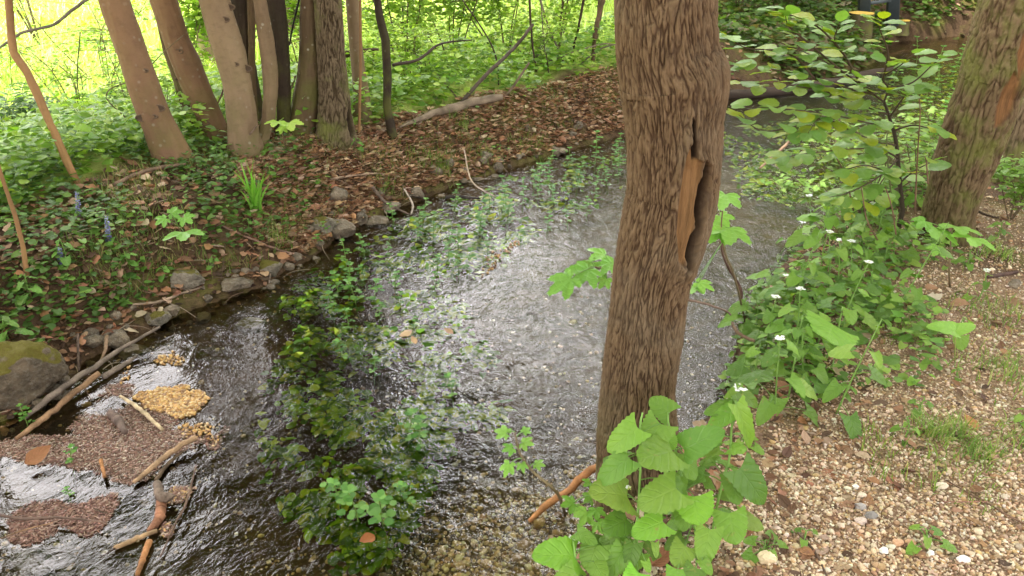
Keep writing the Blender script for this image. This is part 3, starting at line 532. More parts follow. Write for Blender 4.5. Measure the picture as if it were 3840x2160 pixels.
cover(18000, 2.6, 5.6, -44, -12, lambda x, y, f: (f[0] > .12) & f[3] & (f[0] < 1.9) & (rng.random(len(x)) < .95 * sst(-.1, .45, noise(x * 1.7, y * 1.7, 8) + .38 * sst(-1.0, -2.2, x))), (.018, .05), .07, [(.09, .18, .035), (.13, .25, .04), (.07, .14, .03), (.18, .30, .06)], "ground_cover", "low green creeping plants covering the left part of the far bank", .6)
cover(9000, 3.5, 10, -22, 22, lambda x, y, f: (f[0] > .05) & f[3] & (f[0] < 1.7) & (noise(x * 2.3, y * 2.3, 12) > .18), (.015, .04), .06, [(.09, .18, .035), (.13, .25, .04), (.18, .30, .06)], "ground_cover", "scattered small green plants among the leaves of the middle of the far bank", .6)
cover(9500, 2.6, 6.5, 12, 44, lambda x, y, f: (f[0] > -.02) & ~f[3] & (f[0] < 1.5) & (rng.random(len(x)) < sst(-.25, .2, noise(x * 2.2, y * 2.2, 8) + .35 * sst(.9, .2, f[0]) - .9 * sst(.6, 1.0, f[0] - .25 * sst(2.6, 3.4, y)) - .32)) & (y > 2.0), (.02, .05), .13, [(.15, .28, .045), (.20, .35, .06), (.11, .21, .04), (.25, .40, .07)], "ground_cover", "dense low green leaves along the top of the near bank", .6)
cover(22000, 5.5, 20, 9, 44, lambda x, y, f: (f[0] > .1) & (f[0] < 8) & ((y > 9.5) | ~f[3]) & (rng.random(len(x)) < .5 + sst(-.1, .3, noise(x * 1.2, y * 1.2, 3))), (.04, .09), .2, [(.08, .15, .035), (.12, .22, .04), (.16, .27, .05)], "ground_cover", "dark mixed greenery on the banks beyond the stump and railing", .7)
cover(52000, 9.3, 21, 9, 42, lambda x, y, f: (f[0] > -.01) & (rng.random(len(x)) < .35 + sst(-.1, .25, noise(x * 1.4, y * 1.4, 13))), (.05, .11), .14, [(.07, .13, .03), (.11, .19, .04), (.15, .24, .05), (.20, .16, .08)], "ground_cover", "dark ivy-like greenery on the slope at the top right", .9)
# thin short grass on the far bank
P, inf = on_ground(52000, 3, 10, -32, 20, cond=lambda x, y, f: (f[0] > .1) & f[3] & (f[0] < ridge(x, y)) & (noise(x * 2.2, y * 2.2, 31) > -.02)); N = len(P); mb = MB(); blades(mb, P, rng.uniform(.03, .11, N), .004, .9, pal(N, [(.16, .24, .05), (.24, .28, .08), (.11, .18, .035), (.30, .25, .11)])); tag(mb.build("bank_grass", M_GRASS), "thin wispy grass growing out of the far bank's leaf litter", kind="stuff")
P, inf = on_ground(9000, 1.3, 6, 14, 46, cond=lambda x, y, f: (f[0] > .5) & ~f[3] & (noise(x * 2.0 + 4, y * 2.0, 31) > .30) & (x > .9 )); N = len(P); mb = MB(); blades(mb, P, rng.uniform(.02, .07, N), .0035, .9, pal(N, [(.20, .30, .05), (.28, .36, .08), (.14, .24, .04)])); tag(mb.build("path_grass", M_GRASS), "short sparse grass pushing through the gravel path", kind="stuff")

# ------------------------------------------------------------------ watercress in the stream
band = [(1060, 1090), (1180, 1000), (1330, 930), (1550, 790), (1800, 700), (2050, 610), (2340, 540), (2340, 700), (2120, 790), (1980, 900), (1800, 1000), (1720, 1150), (1850, 1300), (1950, 1450), (1800, 1600), (1620, 1760), (1560, 1900), (1450, 2060), (1230, 2080), (1120, 1960), (1000, 1800), (960, 1600), (980, 1440), (1080, 1280)]
weed2 = [(2700, 480), (2950, 430), (3250, 430), (3400, 520), (3150, 660), (2980, 740), (2780, 690)]
weed3 = [(3120, 330), (3350, 250), (3640, 190), (3640, 460), (3480, 560), (3250, 480)]
P, inf = on_ground(100000, 1.3, 13, -30, 35, cond=lambda x, y, f: f[0] < -.03)
k = (inpoly(P, band) & (noise(P[:, 0] * 3.2, P[:, 1] * 3.2, 2) + .6 * noise(P[:, 0] * 9, P[:, 1] * 9, 12) > -.03 + .26 * np.clip(P[:, 0] + .45, 0, 1))) | ((inpoly(P, weed2) | inpoly(P, weed3)) & (noise(P[:, 0] * 2.5, P[:, 1] * 3.2, 6) > -.15)); P = P[k]
c = noise(P[:, 0] * 3.2, P[:, 1] * 3.2, 2); zz = ZW - .010 + .014 * sst(2.6, 3.4, P[:, 1]) - .07 * rng.random(len(P)) - .03 * (P[:, 0] > 1.1); P[:, 2] = zz
mb = MB(); CR = [(.17, .34, .012), (.26, .44, .02), (.09, .20, .010), (.06, .14, .01), (.36, .46, .03)]
for t_, kk in zip((ROUND, LEAF_M, HEART_L), np.array_split(rng.permutation(len(P)), 3)): mb.scatter(t_, rot_rand(len(kk), .7) * (rng.uniform(.016, .042, len(kk)) * (1 + .1 * P[kk, 1]))[:, None, None], P[kk], pal(len(kk), CR, .2))
tag(mb.build("submerged_watercress", M_CRESS), "mass of bright green watercress leaves just under the water", kind="stuff")
def sprig(h, n, sz, greens):
    st, lf = MB(), MB(); C = curve([(0, 0, -.08), (.1 * h, 0, .35 * h), (.25 * h, .05 * h, h)], 8); addtube(st, C, .0022, 5, (.16, .26, .05)); L, D, Nn = [], [], []
    for k in range(n):
        p = C[int(2 + (len(C) - 3) * k / n)]; a = k * 2.4 + rng.uniform(-.4, .4)
        for q in range(3):
            d = np.array([math.cos(a), math.sin(a), .15]); e = p + d * sz * .55 * q + [0, 0, .002]; aa = a + (0, 1.2, -1.2)[q]; L.append(e); D.append((math.cos(aa), math.sin(aa), .05)); Nn.append((rng.uniform(-.3, .3), rng.uniform(-.3, .3), 1))
    L += [C[-1]] * 4; D += [(math.cos(b), math.sin(b), .5) for b in (0, 1.6, 3.1, 4.7)]; Nn += [(0, 0, 1)] * 4
    lf.scatter(ROUND, frames(np.array(D), np.array(Nn)) * (sz * rng.uniform(.7, 1.15, len(L)))[:, None, None], np.array(L), pal(len(L), greens, .15)); return st, lf
protos = []
for k in range(5):
    st, lf = sprig((.09, .13, .16, .11, .19)[k], (6, 8, 9, 7, 11)[k], (.022, .026, .024, .03, .026)[k], [(.12, .27, .05), (.17, .33, .07), (.08, .20, .035)])
    protos.append((st, lf))
spots = [(1150, 880, 1, 1.2), (1190, 930, 0, 1), (1240, 905, 2, .8), (1300, 1010, 2, 1), (1310, 1080, 1, 1.2), (1370, 960, 1, 1), (1450, 960, 2, .7), (1270, 1100, 3, 1), (1340, 1140, 3, 1.2), (1400, 1120, 3, 1), (1480, 1080, 0, 1.1), (1560, 900, 4, 1), (1580, 840, 2, 1.1), (1680, 960, 4, .9), (1720, 930, 2, 1),
         (1790, 880, 4, 1.1), (1810, 860, 2, 1), (1830, 950, 1, .8), (1720, 1020, 1, .8), (1640, 1010, 0, 1), (1750, 1000, 3, 1), (1630, 1080, 0, .9), (1880, 800, 2, 1.1), (1900, 770, 4, 1), (1960, 760, 2, 1), (2010, 730, 4, 1.1), (2080, 760, 4, 1), (2120, 740, 2, .9), (2160, 700, 4, 1.1), (2230, 720, 2, 1), (2280, 690, 4, 1),
         (2320, 650, 4, 1.1), (2000, 690, 2, 1), (2050, 660, 4, 1), (2140, 640, 4, 1), (2230, 610, 4, 1.2), (2300, 590, 4, 1), (1900, 830, 1, 1), (1840, 790, 2, 1), (1250, 1180, 3, 1), (1310, 1230, 0, 1), (1530, 1640, 3, 1), (1560, 1680, 1, 1), (1440, 1960, 3, 1.3), (1350, 1960, 3, 1.2), (1280, 1890, 0, 1.3), (1530, 1880, 0, 1),
         (105, 1600, 1, .7), (265, 1740, 0, .8), (260, 1860, 0, .5), (1700, 1480, 0, 1), (1290, 1340, 0, 1), (1400, 1400, 0, .8), (3440, 240, 4, 1.6), (3500, 280, 4, 1.6), (3560, 300, 4, 1.5), (3520, 350, 4, 1.4), (3440, 360, 4, 1.3), (3400, 420, 4, 1.3), (3470, 430, 4, 1.3), (3530, 430, 4, 1.3), (3350, 330, 2, 1.5), (3590, 230, 4, 1.5), (3600, 400, 4, 1.3), (3330, 450, 2, 1.3),
         (1370, 1050, 0, .9), (1420, 1190, 0, .8), (1500, 1150, 0, .8), (1550, 1230, 0, .7), (1620, 900, 2, 1), (1480, 840, 1, 1), (1700, 780, 2, 1), (1950, 900, 0, .8), (2200, 800, 1, .8), (2130, 830, 0, .9), (2050, 860, 1, .8)]
pm = {}
for n_, (a, b, k, sc_) in enumerate(spots):
    loc = gz(a, b, ZW); lab = "upright green watercress sprig standing out of the stream among others like it"
    if a < 300: lab = ["small lone cress sprig beside the floating leaf at the lower left edge", "small cress sprig among the brown floating debris near the big boulder", "tiny cress sprig in the pale rippled water at lower left"][[105, 265, 260].index(a)]
    rt = root("watercress", loc, lab, "watercress", None if a < 300 else "watercress sprigs rising from the stream"); rt.rotation_euler = (0, 0, rng.uniform(0, 6.28)); rt.scale = (sc_,) * 3
    if k not in pm:
        st, lf = protos[k]; pm[k] = (st.build("stem", M_STEM, rt), lf.build("leaves", M_CRESS, rt))
    else:
        for q in pm[k]: c = q.copy(); COL.objects.link(c); c.parent = rt

# ------------------------------------------------------------------ rocks
def rock(px, py, w_px, label, mat=M_ROCK, h=.6, d=.8, seed=0, sink=.35, z=None, spin=0.0, name="rock", shape=0.0):
    import bmesh
    g = G(px, py) if z is None else gz(px, py, z); wd = w_px / F * depth(px, py, g[1]) / 2
    b = bmesh.new(); bmesh.ops.create_icosphere(b, subdivisions=5, radius=1); V = np.array([v.co[:] for v in b.verts]); Fq = np.array([[v.index for v in f.verts] for f in b.faces]); b.free()
    r_ = np.random.default_rng(seed + 100)
    for q in range(14):     # chip flat faces off the lump
        n_ = nrm(r_.normal(size=3) * [1, 1, .8]); dd = r_.uniform(.62, .9); e = V @ n_ - dd; V = V - np.clip(e, 0, None)[:, None] * n_ * .92
    V = V * (1 + .10 * fbm(V[:, 0] * 2 + seed, V[:, 1] * 2, V[:, 2] * 2, 5)[:, None] + .03 * fbm(V[:, 0] * 9, V[:, 1] * 9 + seed, V[:, 2] * 9, 3)[:, None])
    V = V * [1, d, h] * wd; ca, sa = math.cos(spin), math.sin(spin); V = np.stack([V[:, 0] * ca - V[:, 1] * sa, V[:, 0] * sa + V[:, 1] * ca, V[:, 2]], -1); mb = MB(); mb.add(V, Fq)
    o = mb.build(name, mat); o.location = (g[0], g[1], g[2] + wd * h * (1 - 2 * sink)); tag(o, label, "rock"); return o
rock(70, 1490, 360, "big moss-covered boulder at the left edge of the stream with pale stone at its foot", M_BOULD, .86, .8, 3, .22, z=ZW, name="boulder")
rocks = [(345, 1290, 90, "dark wet rock directly right of the mossy boulder, under leaves", 1, M_ROCK), (440, 1285, 115, "light grey angular rock beside the dark wet rock at the left waterline", 2, M_ROCK), (600, 1210, 100, "mossy grey rock at the waterline under a thin leaning twig", 5, M_ROCKM),
         (1010, 1020, 115, "rounded grey rock with brown moss cap where the bank meets the cress", 7, M_ROCKM), (925, 1030, 45, "small grey stone left of the moss-capped rock", 8, M_ROCK), (955, 1018, 40, "small pale stone tucked against the moss-capped rock", 9, M_ROCK),
         (1275, 885, 130, "broad grey rock with sloping face at the shore below the orange-mossed rock", 10, M_ROCK), (1215, 870, 130, "rock with thick orange-brown moss on the shore", 11, M_ROCKM), (1270, 760, 75, "upright pale triangular stone leaning on the bank", 12, M_ROCK), (1415, 850, 95, "grey rounded rock at the water's edge right of the mossed pair", 13, M_ROCK),
         (1455, 815, 80, "flat tilted slab of pale rock stacked at the water's edge", 14, M_ROCK), (1465, 795, 100, "brownish flat rock on the bank above the tilted slab", 15, M_ROCK), (1500, 850, 85, "wet dark rock just in the water below the tilted slab", 16, M_ROCK), (1560, 740, 80, "grey rock on the shore beside a dark stick", 17, M_ROCK), (1655, 745, 42, "small round whitish stone by the dark stick on the shore", 18, M_ROCK),
         (1790, 680, 60, "small brown rock at the shoreline left of the pale flat one", 19, M_ROCK), (2095, 582, 70, "pale flat rock near the far end of the shoreline", 20, M_ROCK), (700, 1075, 150, "earthy grey rock sticking out of the bank face above a twig", 21, M_ROCKM), (880, 1078, 130, "long flat slate-grey stone lying along the waterline", 22, M_ROCK), (940, 1230, 130, "flat greenish stone lying just under the water", 23, M_ROCKM),
         (650, 1190, 70, "grey stone just right of the twig-crossed mossy rock", 24, M_ROCK), (130, 2140, 190, "brown rounded rock awash at the bottom left corner", 25, M_ROCK), (500, 1330, 130, "dark flat wet slab by the sticks at the left waterline", 26, M_ROCK), (3800, 1080, 60, "white-speckled stone at the right edge beside dark bark", 27, M_ROCK)]
for k, (a, b, wpx, lab, sd0, m) in enumerate(rocks): rock(a, b, wpx, lab, m, h=.35 if "flat" in lab else (.95 if "upright" in lab else .6), d=.75, seed=sd0, spin=rng.uniform(-.4, .4), sink=.3)
for a, b, wpx, lab, c in [(3230, 1865, 34, "cream pebble in the little pebble heap, above the grey ones", (.72, .6, .48)), (3225, 1910, 42, "grey flattish pebble in the little pebble heap on the path", (.36, .33, .32)), (3262, 1948, 48, "dark grey pebble at the bottom of the little pebble heap", (.25, .23, .22)), (3222, 1968, 42, "pinkish pebble beside the dark grey pebble", (.6, .48, .42)), (3205, 1838, 26, "white pebble topping the little pebble heap", (.8, .76, .7)),
                          (2868, 2105, 75, "large cream-yellow stone right of the broad-leaved plants near the bottom edge", (.72, .58, .38)), (3312, 2075, 34, "bright white pebble below the small plant", (.85, .84, .8)), (3483, 2095, 30, "white pebble right of the fallen pale leaf", (.85, .83, .8)), (3530, 1835, 42, "pale oval pebble left of the long thin twig", (.68, .58, .46)), (3605, 2120, 44, "white angular pebble near the bottom right", (.82, .78, .74)), (3410, 2045, 40, "orange-pink pebble touching another like it below the small plant", (.6, .36, .22)), (3365, 2042, 44, "long orange-pink pebble left of its twin", (.6, .36, .22))]:
    o = rock(a, b, wpx * 1.15, lab, M_STONE, .6, .8, int(a), .25, name="pebble"); o['category'] = "pebble"
    ta = o.data.attributes["tint"]; ta.data.foreach_set("color", np.tile(np.array([*c, 1.0], np.float32), len(o.data.vertices)))

k = 0; base_ = None
xs, ys = on_ground(4000, 2.4, 8, -45, 5, cond=lambda x, y, f: (f[0] > -.06) & (f[0] < .16) & f[3])[0][:, :2].T
for a, b in list(zip(xs, ys))[:120]:
    if base_ is None or k % 8 == 0: b_ = rock(*[float(q) for q in proj([a, b, H1(a, b)])], 60, "small wet brown stone, one of many lining the waterline of the far bank", M_ROCK, rng.uniform(.5, .8), .8, 50 + k, .3); base_ = b_; b_['group'] = "small stones along the waterline"; o = b_
    else: o = base_.copy(); COL.objects.link(o)
    sc0 = rng.uniform(.35, 1.0); o.scale = (sc0,) * 3; o.rotation_euler = (0, 0, rng.uniform(0, 6.28)); o.location = (a, b, H1(a, b) + .004); k += 1
P, inf = on_ground(26000, 2.3, 11, -46, 15, cond=lambda x, y, f: (f[0] > -.05) & (f[0] < .3) & f[3]); mb = MB()
for t_, kk in zip(DEAD, np.array_split(rng.permutation(len(P)), 3)): mb.scatter(t_, rot_rand(len(kk), .9) * rng.uniform(.02, .055, len(kk))[:, None, None], P[kk] + [0, 0, .006], pal(len(kk), [(.10, .055, .035), (.16, .085, .05), (.07, .04, .028), (.22, .12, .07), (.30, .18, .11)], .25))
tag(mb.build("wet_leaf_litter", M_DEAD), "dark wet leaves matted along the waterline of the far bank", kind="stuff")
P, inf = on_ground(900, 2.4, 9, -46, 20, cond=lambda x, y, f: (f[0] > -.12) & (f[0] < .9) & f[3]); mb = MB()
for p in P:
    a = rng.uniform(0, 6.28); ln = rng.uniform(.04, .22); dxy = np.array([math.cos(a), math.sin(a)]) * ln; e = np.array([p[0] + dxy[0], p[1] + dxy[1], 0]); e[2] = max(H1(e[0], e[1]), ZW) + .012; p[2] = max(p[2], ZW) + .01; addtube(mb, curve([p, (p + e) / 2 + [rng.normal() * .01, 0, .012], e], 6), np.linspace(.003, .0012, 7)[:7], 4, pal(1, [(.14, .09, .06), (.25, .18, .12), (.32, .25, .18)])[0], cap=False)
tag(mb.build("twig_litter", M_TWIG), "fine dry twigs and roots strewn over the far bank", kind="stuff")
# ------------------------------------------------------------------ sticks, branches, twigs
TAN, GREY, ORG, DK, PALE = (.27, .16, .09), (.20, .155, .125), (.34, .16, .065), (.07, .045, .03), (.52, .40, .25)
def stick(pts, w, label, tint, name="stick", cat="stick", z=None, Y=None, lift=.01, k=9, wob=.35, group=None, mat=None):
    if np.isscalar(w): w = (w, w * .65)
    if Y is not None: Q = np.array([pt(a, b, y) for (a, b), y in zip(pts, Y)])
    elif z is not None: Q = np.array([gz(a, b, z if np.isscalar(z) else z[i]) for i, (a, b) in enumerate(pts)])
    else: Q = np.array([G(a, b) for a, b in pts]) + [0, 0, lift]
    C = curve(Q, 28); n = len(C); ii = np.arange(n) * .5
    wl = np.interp(np.linspace(0, 1, n), np.linspace(0, 1, len(w)), w); r = wl / 2 / F * depth(*proj(C), C[:, 1])
    C = C + np.stack([noise(ii, q * 3.3, C[0, 0] * 5) for q in range(3)], -1) * r[:, None] * .35
    r = r * (1 + .10 * noise(np.arange(n) * 1.9, r[0] * 999, 2.0)); V, Fs, U = tube(C, r, k, wob=wob * .6, seed=Q[0, 0] * 9); m = MB(); m.add(V - C[0], Fs, np.clip(np.array(tint) * (1 + .6 * noise(V[:, 0] * 25, V[:, 1] * 25, V[:, 2] * 25)[:, None]), 0, 1), U)
    o = m.build(name, mat or M_TWIG); o.location = C[0]; return tag(o, label, cat, group)
W0 = ZW + .012
stick([(60, 1645), (150, 1580), (240, 1505), (370, 1400)], (16, 22, 24, 20), "thick tan broken branch lying in the water beside the boulder", TAN, z=[W0, W0, W0 + .02, W0 + .05])
stick([(90, 1570), (200, 1480), (330, 1390), (470, 1300), (600, 1225)], (12, 26, 22, 14, 9), "long weathered grey branch running from the boulder up to the bank rocks", GREY, z=[W0 + .01, W0 + .03, W0 + .04, W0 + .04, W0 + .08])
stick([(385, 1415), (450, 1375), (515, 1335)], (22, 20, 10), "short grey splintered branch floating parallel to the long one", GREY, z=W0)
stick([(450, 1485), (520, 1530), (610, 1612)], (10, 16, 14), "pale barkless curved stick lying on the floating debris", PALE, z=W0 + .01)
stick([(410, 1545), (440, 1570), (470, 1622)], (26, 34, 20), "forked dark grey stub poking out of the debris", (.17, .12, .10), z=W0 + .01)
stick([(500, 1810), (560, 1760), (650, 1690), (735, 1640)], (14, 20, 22, 20), "tan stick with dark bark patches crossing the debris edge", (.34, .22, .13), z=[W0, W0 + .01, W0 + .02, W0 + .03])
stick([(585, 1800), (625, 1745), (690, 1690)], (16, 14, 8), "dark split stick just below the tan one", (.12, .08, .05), z=W0)
stick([(378, 1725), (392, 1790)], (14, 12), "short split orange stick stuck in the red-brown debris", ORG, z=W0 + .01)
stick([(515, 2155), (560, 2030)], (18, 26), "short orange-brown stick pointing down in the lower left water", ORG, z=W0)
stick([(430, 2055), (500, 2025), (590, 1990)], (18, 20, 16), "tan stick ending in a knobbly end, lower left water", (.34, .22, .12), z=W0)
stick([(375, 2090), (410, 2070), (440, 2050)], (4, 6, 8), "thin dark twig trailing from the knobbly stick", DK, z=W0)
stick([(590, 1812), (600, 1860), (640, 1870)], (30, 36, 40), "knobbly grey branch end sticking out of the stream", (.18, .13, .10), z=[W0, W0 + .02, W0 + .02])
stick([(605, 1880), (595, 1950), (560, 1990)], (40, 36, 20), "orange-barked piece of branch floating below the knobbly end", (.30, .14, .08), z=W0)
stick([(735, 1745), (700, 1880), (660, 1960), (600, 2090)], (6, 9, 8, 5), "long thin brown twig slanting beside the orange-barked piece", (.16, .10, .07), z=W0)
stick([(-30, 1925), (80, 1945), (220, 1940), (330, 1950), (400, 1960)], (14, 12, 10, 8, 4), "dark branch lying across the debris at the left edge", (.14, .09, .07), z=W0 + .02)
stick([(0, 2020), (100, 1985), (200, 1960)], (4, 5, 4), "fine tan twig over the dark branch at the left edge", TAN, z=W0 + .03)
stick([(350, 1905), (380, 1920), (405, 1925)], (5, 5, 3), "tiny black twig on the pale water, lower left", DK, z=W0)
stick([(1985, 1955), (2060, 1885), (2130, 1840), (2180, 1790), (2245, 1745)], (16, 30, 26, 34, 26), "bright orange broken branch leaning from the furrowed tree into the water", (.42, .20, .08), z=[ZW, ZW + .05, ZW + .1, ZW + .16, ZW + .3])
stick([(505, 1172), (600, 1155), (680, 1130), (760, 1105)], (8, 11, 10, 7), "long pale bent twig along the left waterline above the mossy rock", (.34, .25, .18), lift=.03)
stick([(615, 1160), (640, 1190), (655, 1255)], (8, 7, 5), "thin pale twig hanging over the water's edge", (.36, .27, .19), Y=[3.55, 3.5, 3.4])
stick([(400, 1260), (395, 1310), (365, 1380)], (14, 12, 10), "upright brown stick between the dark and light rocks at the left", (.30, .20, .13), Y=[3.15, 3.1, 3.05])
stick([(292, 1250), (293, 1320), (295, 1390)], (9, 9, 7), "straight dark grey stick standing by the dark wet rock", (.13, .09, .07), Y=[3.1, 3.05, 3.0])
stick([(830, 860), (950, 920), (1060, 965), (1120, 975)], (6, 8, 9, 9), "slanting brown twig ending near the moss-capped rock", (.26, .16, .12), lift=.02)
stick([(1015, 1010), (1010, 1090), (1040, 1145)], (6, 5, 4), "curved pale stalk dipping into the water by the moss-capped rock", (.32, .25, .2), Y=[3.95, 3.85, 3.75])
stick([(1240, 690), (1330, 672), (1420, 672), (1500, 682)], (9, 8, 8, 6), "thin pale twig lying on the bank below the grass", (.34, .24, .17), lift=.02)
stick([(1400, 730), (1450, 795), (1540, 840)], (12, 12, 6), "dark thin branch resting on the shore rocks", (.14, .10, .08), lift=.05)
stick([(1520, 760), (1550, 810), (1545, 845)], (6, 8, 6), "short pale curved twig over the wet rock", (.4, .33, .28), lift=.08)
stick([(1670, 740), (1740, 740), (1800, 745)], (14, 12, 6), "black wet stick lying on the shallow water near the shore", (.05, .04, .035), z=W0)
stick([(1740, 560), (1770, 680), (1860, 740)], (5, 6, 5), "long thin arched twig hanging from the bank to the water", (.35, .27, .2), Y=[5.3, 4.95, 4.75])
stick([(430, 720), (560, 665), (700, 640)], (16, 14, 12), "brown fallen branch along the edge of the undergrowth below the leftmost tree", (.2, .13, .09), lift=.04)
stick([(3540, 1820), (3660, 1885), (3840, 1985), (3960, 2040)], (5, 7, 8, 8), "long thin brown twig lying across the gravel at lower right", (.2, .12, .08), lift=.006)
stick([(2980, 1995), (3050, 2090), (3110, 2190)], (9, 9, 8), "thin dark twig on the gravel near the bottom edge", (.17, .11, .08), lift=.006)
stick([(3530, 1900), (3600, 1893), (3700, 1892)], (4, 4, 4), "fine reddish twig crossing the long brown one", (.35, .18, .13), lift=.01)
stick([(2580, 1125), (2650, 1140), (2720, 1165), (2740, 1180)], (9, 8, 7, 6), "thin bare branch reaching out from behind the furrowed tree", (.2, .13, .1), Y=[2.1, 2.2, 2.35, 2.4])
stick([(2700, 905), (2720, 980), (2755, 1040), (2780, 1100), (2765, 1160)], (8, 9, 12, 12, 8), "dark curving stem of the young maple by the water", (.14, .08, .06), Y=[2.95, 3.0, 3.05, 3.05, 3.05])
stick([(2745, 1210), (2770, 1250), (2830, 1280)], (10, 14, 12), "crooked brown root stub at the edge of the near bank", (.2, .13, .08), Y=[2.7, 2.65, 2.6])
stick([(3700, 1050), (3740, 1045), (3810, 1035)], (12, 16, 10), "piece of dark bark lying on the path at the right", (.1, .06, .05), lift=.01)
stick([(3640, 800), (3700, 825), (3740, 835)], (9, 9, 6), "dark twig on the ground behind the orange-wounded tree", DK, lift=.02)
# fallen branch with upright limbs on the far bank, its things
stick([(1500, 505), (1600, 462), (1690, 436), (1780, 405), (1880, 385)], (8, 22, 34, 34, 26), "pale weathered fallen log at the top of the far bank", (.24, .18, .13), name="fallen_log", cat="log", lift=.05, k=14)
stick([(1690, 435), (1760, 350), (1850, 255), (1925, 185), (1985, 110), (2000, 90)], (12, 14, 14, 13, 12, 10), "long dark branch rising to the right from the fallen log", (.13, .10, .08), name="branch", cat="branch", Y=[6.3, 6.3, 6.3, 6.35, 6.35, 6.35])
stick([(1860, 395), (1920, 330), (1985, 235)], (9, 10, 8), "short leaning branch right of the long dark one", (.2, .15, .1), name="branch", cat="branch", Y=[6.6, 6.6, 6.6])
stick([(1640, 280), (1700, 350), (1760, 430)], (5, 6, 6), "thin twig leaning against the fallen log from the left", (.15, .12, .08), name="branch", cat="branch", Y=[6.5, 6.4, 6.3])
stick([(1470, 245), (1570, 222), (1640, 170), (1700, 155), (1770, 150)], (12, 11, 8, 6, 4), "dark side branch of the undergrowth reaching right of the black tree", (.07, .05, .04), name="branch", cat="branch", Y=[5.75, 5.8, 5.9, 6.0, 6.0])
stick([(1290, 205), (1330, 195), (1420, 185)], (24, 18, 10), "dark broken limb between the rough grey trunk and the black tree", (.08, .05, .035), name="branch", cat="branch", Y=[6.2, 6.2, 6.2])
stick([(-20, 190), (40, 150), (90, 120), (200, 92), (270, 38), (330, -4)], (8, 10, 11, 11, 12, 13), "thin grey branch arching across the meadow at top left", (.2, .16, .14), name="branch", cat="branch", Y=[5.2, 5.2, 5.2, 5.3, 5.4, 5.5])
stick([(1735, 0), (1848, 180), (1870, 330), (1850, 440)], (5, 6, 6, 5), "thin dark sapling stem curving down to the fallen log", DK, name="sapling_stem", cat="sapling", Y=[6.9, 6.9, 6.9, 6.9])
for k, (pp, lab, ww, c, Yv) in enumerate([([(1985, -10), (1995, 150), (2010, 260), (2018, 355)], "straight thin dark sapling right of the fallen log", 9, DK, 7.4), ([(2028, -5), (2040, 160), (2058, 290)], "very thin grey sapling beside the straight dark one", 5, GREY, 7.6), ([(2020, -20), (2060, 110), (2110, 220), (2122, 280)], "grey sapling slanting down to the right", 9, (.25, .2, .15), 7.8),
        ([(2190, -10), (2170, 100), (2152, 180), (2155, 290)], "dark crooked sapling in the middle of the thicket", 10, DK, 8.0), ([(2262, -10), (2235, 110), (2225, 200), (2215, 290)], "brown sapling, thickest stem of the thicket left of the furrowed tree", 20, (.16, .10, .06), 7.8), ([(2052, 330), (2056, 260), (2048, 200)], "short dark stem at the foot of the thicket", 6, DK, 7.3),
        ([(2140, 275), (2240, 190), (2310, 165)], "arching bare branch leaning left of the furrowed tree", 7, GREY, 7.7), ([(1920, 250), (2020, 240), (2140, 200), (2260, 165), (2320, 172)], "long low arching twig at the foot of the thicket", 7, (.22, .17, .12), 7.5), ([(300, 120), (290, 300), (310, 420), (345, 500)], "thin green-brown shoot behind the peeling sapling", 5, (.12, .12, .05), 6.2), ([(470, 440), (400, 370), (420, 330), (500, 300), (560, 250), (620, 190), (690, 130)], "thin leafy shoot crossing in front of the leftmost tree", 5, (.16, .12, .07), 4.9),
        ([(335, 660), (370, 560), (400, 480), (440, 430)], "dark shoot rising from the undergrowth left of the leftmost tree", 6, DK, 5.6), ([(620, 590), (600, 500), (570, 450), (565, 415)], "fine pale shoot in front of the leftmost tree's foot", 4, TAN, 4.8), ([(700, 560), (760, 470), (820, 380), (845, 310)], "thin reddish stick leaning between the cluster's trunks", 8, (.2, .11, .08), 5.2), ([(850, 580), (920, 520), (965, 470)], "thin bare twig leaning on the foot of the thick grey-tan tree", 8, (.25, .17, .13), 4.9),
        ([(1110, 280), (1075, 370), (1040, 450)], "pale leaning stick between the dark trunk and the lichened tree", 8, (.3, .22, .17), 5.5), ([(1124, -10), (1100, 90), (1085, 170)], "thin black stem in front of the gap beside the lichened tree", 9, (.03, .025, .02), 5.6)]):
    stick(pp, ww, lab, c, name="sapling_stem", cat="sapling", Y=[Yv] * len(pp))

# ------------------------------------------------------------------ floating debris
def flecks(n, poly, label, cols, sz, z, name, thick=0.0):
    A = np.array([gz(a, b, ZW)[:2] for a, b in poly]); lo, hi = A.min(0), A.max(0); P = rng.uniform(lo, hi, (n, 2)); d = np.where(inside(P, A), 1, -1) * seg_dist(P, A, True); P = P[(d + .13 * noise(P[:, 0] * 6, P[:, 1] * 6, 5) + .03 * noise(P[:, 0] * 30, P[:, 1] * 30, 5)) > rng.random(n) ** 2 * .09]
    n = len(P); L = np.concatenate([P, (z + thick * rng.random((n, 1)))], 1); mb = MB(); t_ = PEB[0]; M = rot_rand(n, .35) * (rng.uniform(*sz, n))[:, None, None] * np.stack([rng.uniform(.2, .45, n), rng.uniform(.8, 1.5, n), np.full(n, .25)], -1)[:, None, :]
    mb.scatter(t_, M, L, pal(n, cols, .2)); return tag(mb.build(name, M_TWIG), label, kind="stuff")
RB = [(.30, .17, .13), (.36, .24, .19), (.22, .12, .09), (.46, .36, .28), (.14, .085, .06), (.19, .11, .08)]
flecks(60000, [(430, 1440), (560, 1470), (700, 1560), (830, 1620), (820, 1680), (720, 1700), (640, 1740), (520, 1810), (420, 1820), (300, 1770), (160, 1730), (0, 1710), (-60, 1650), (60, 1640), (200, 1620), (360, 1560), (420, 1500)], "raft of small brown plant debris floating at the left", RB, (.003, .010), ZW - .005, "floating_debris", .009)
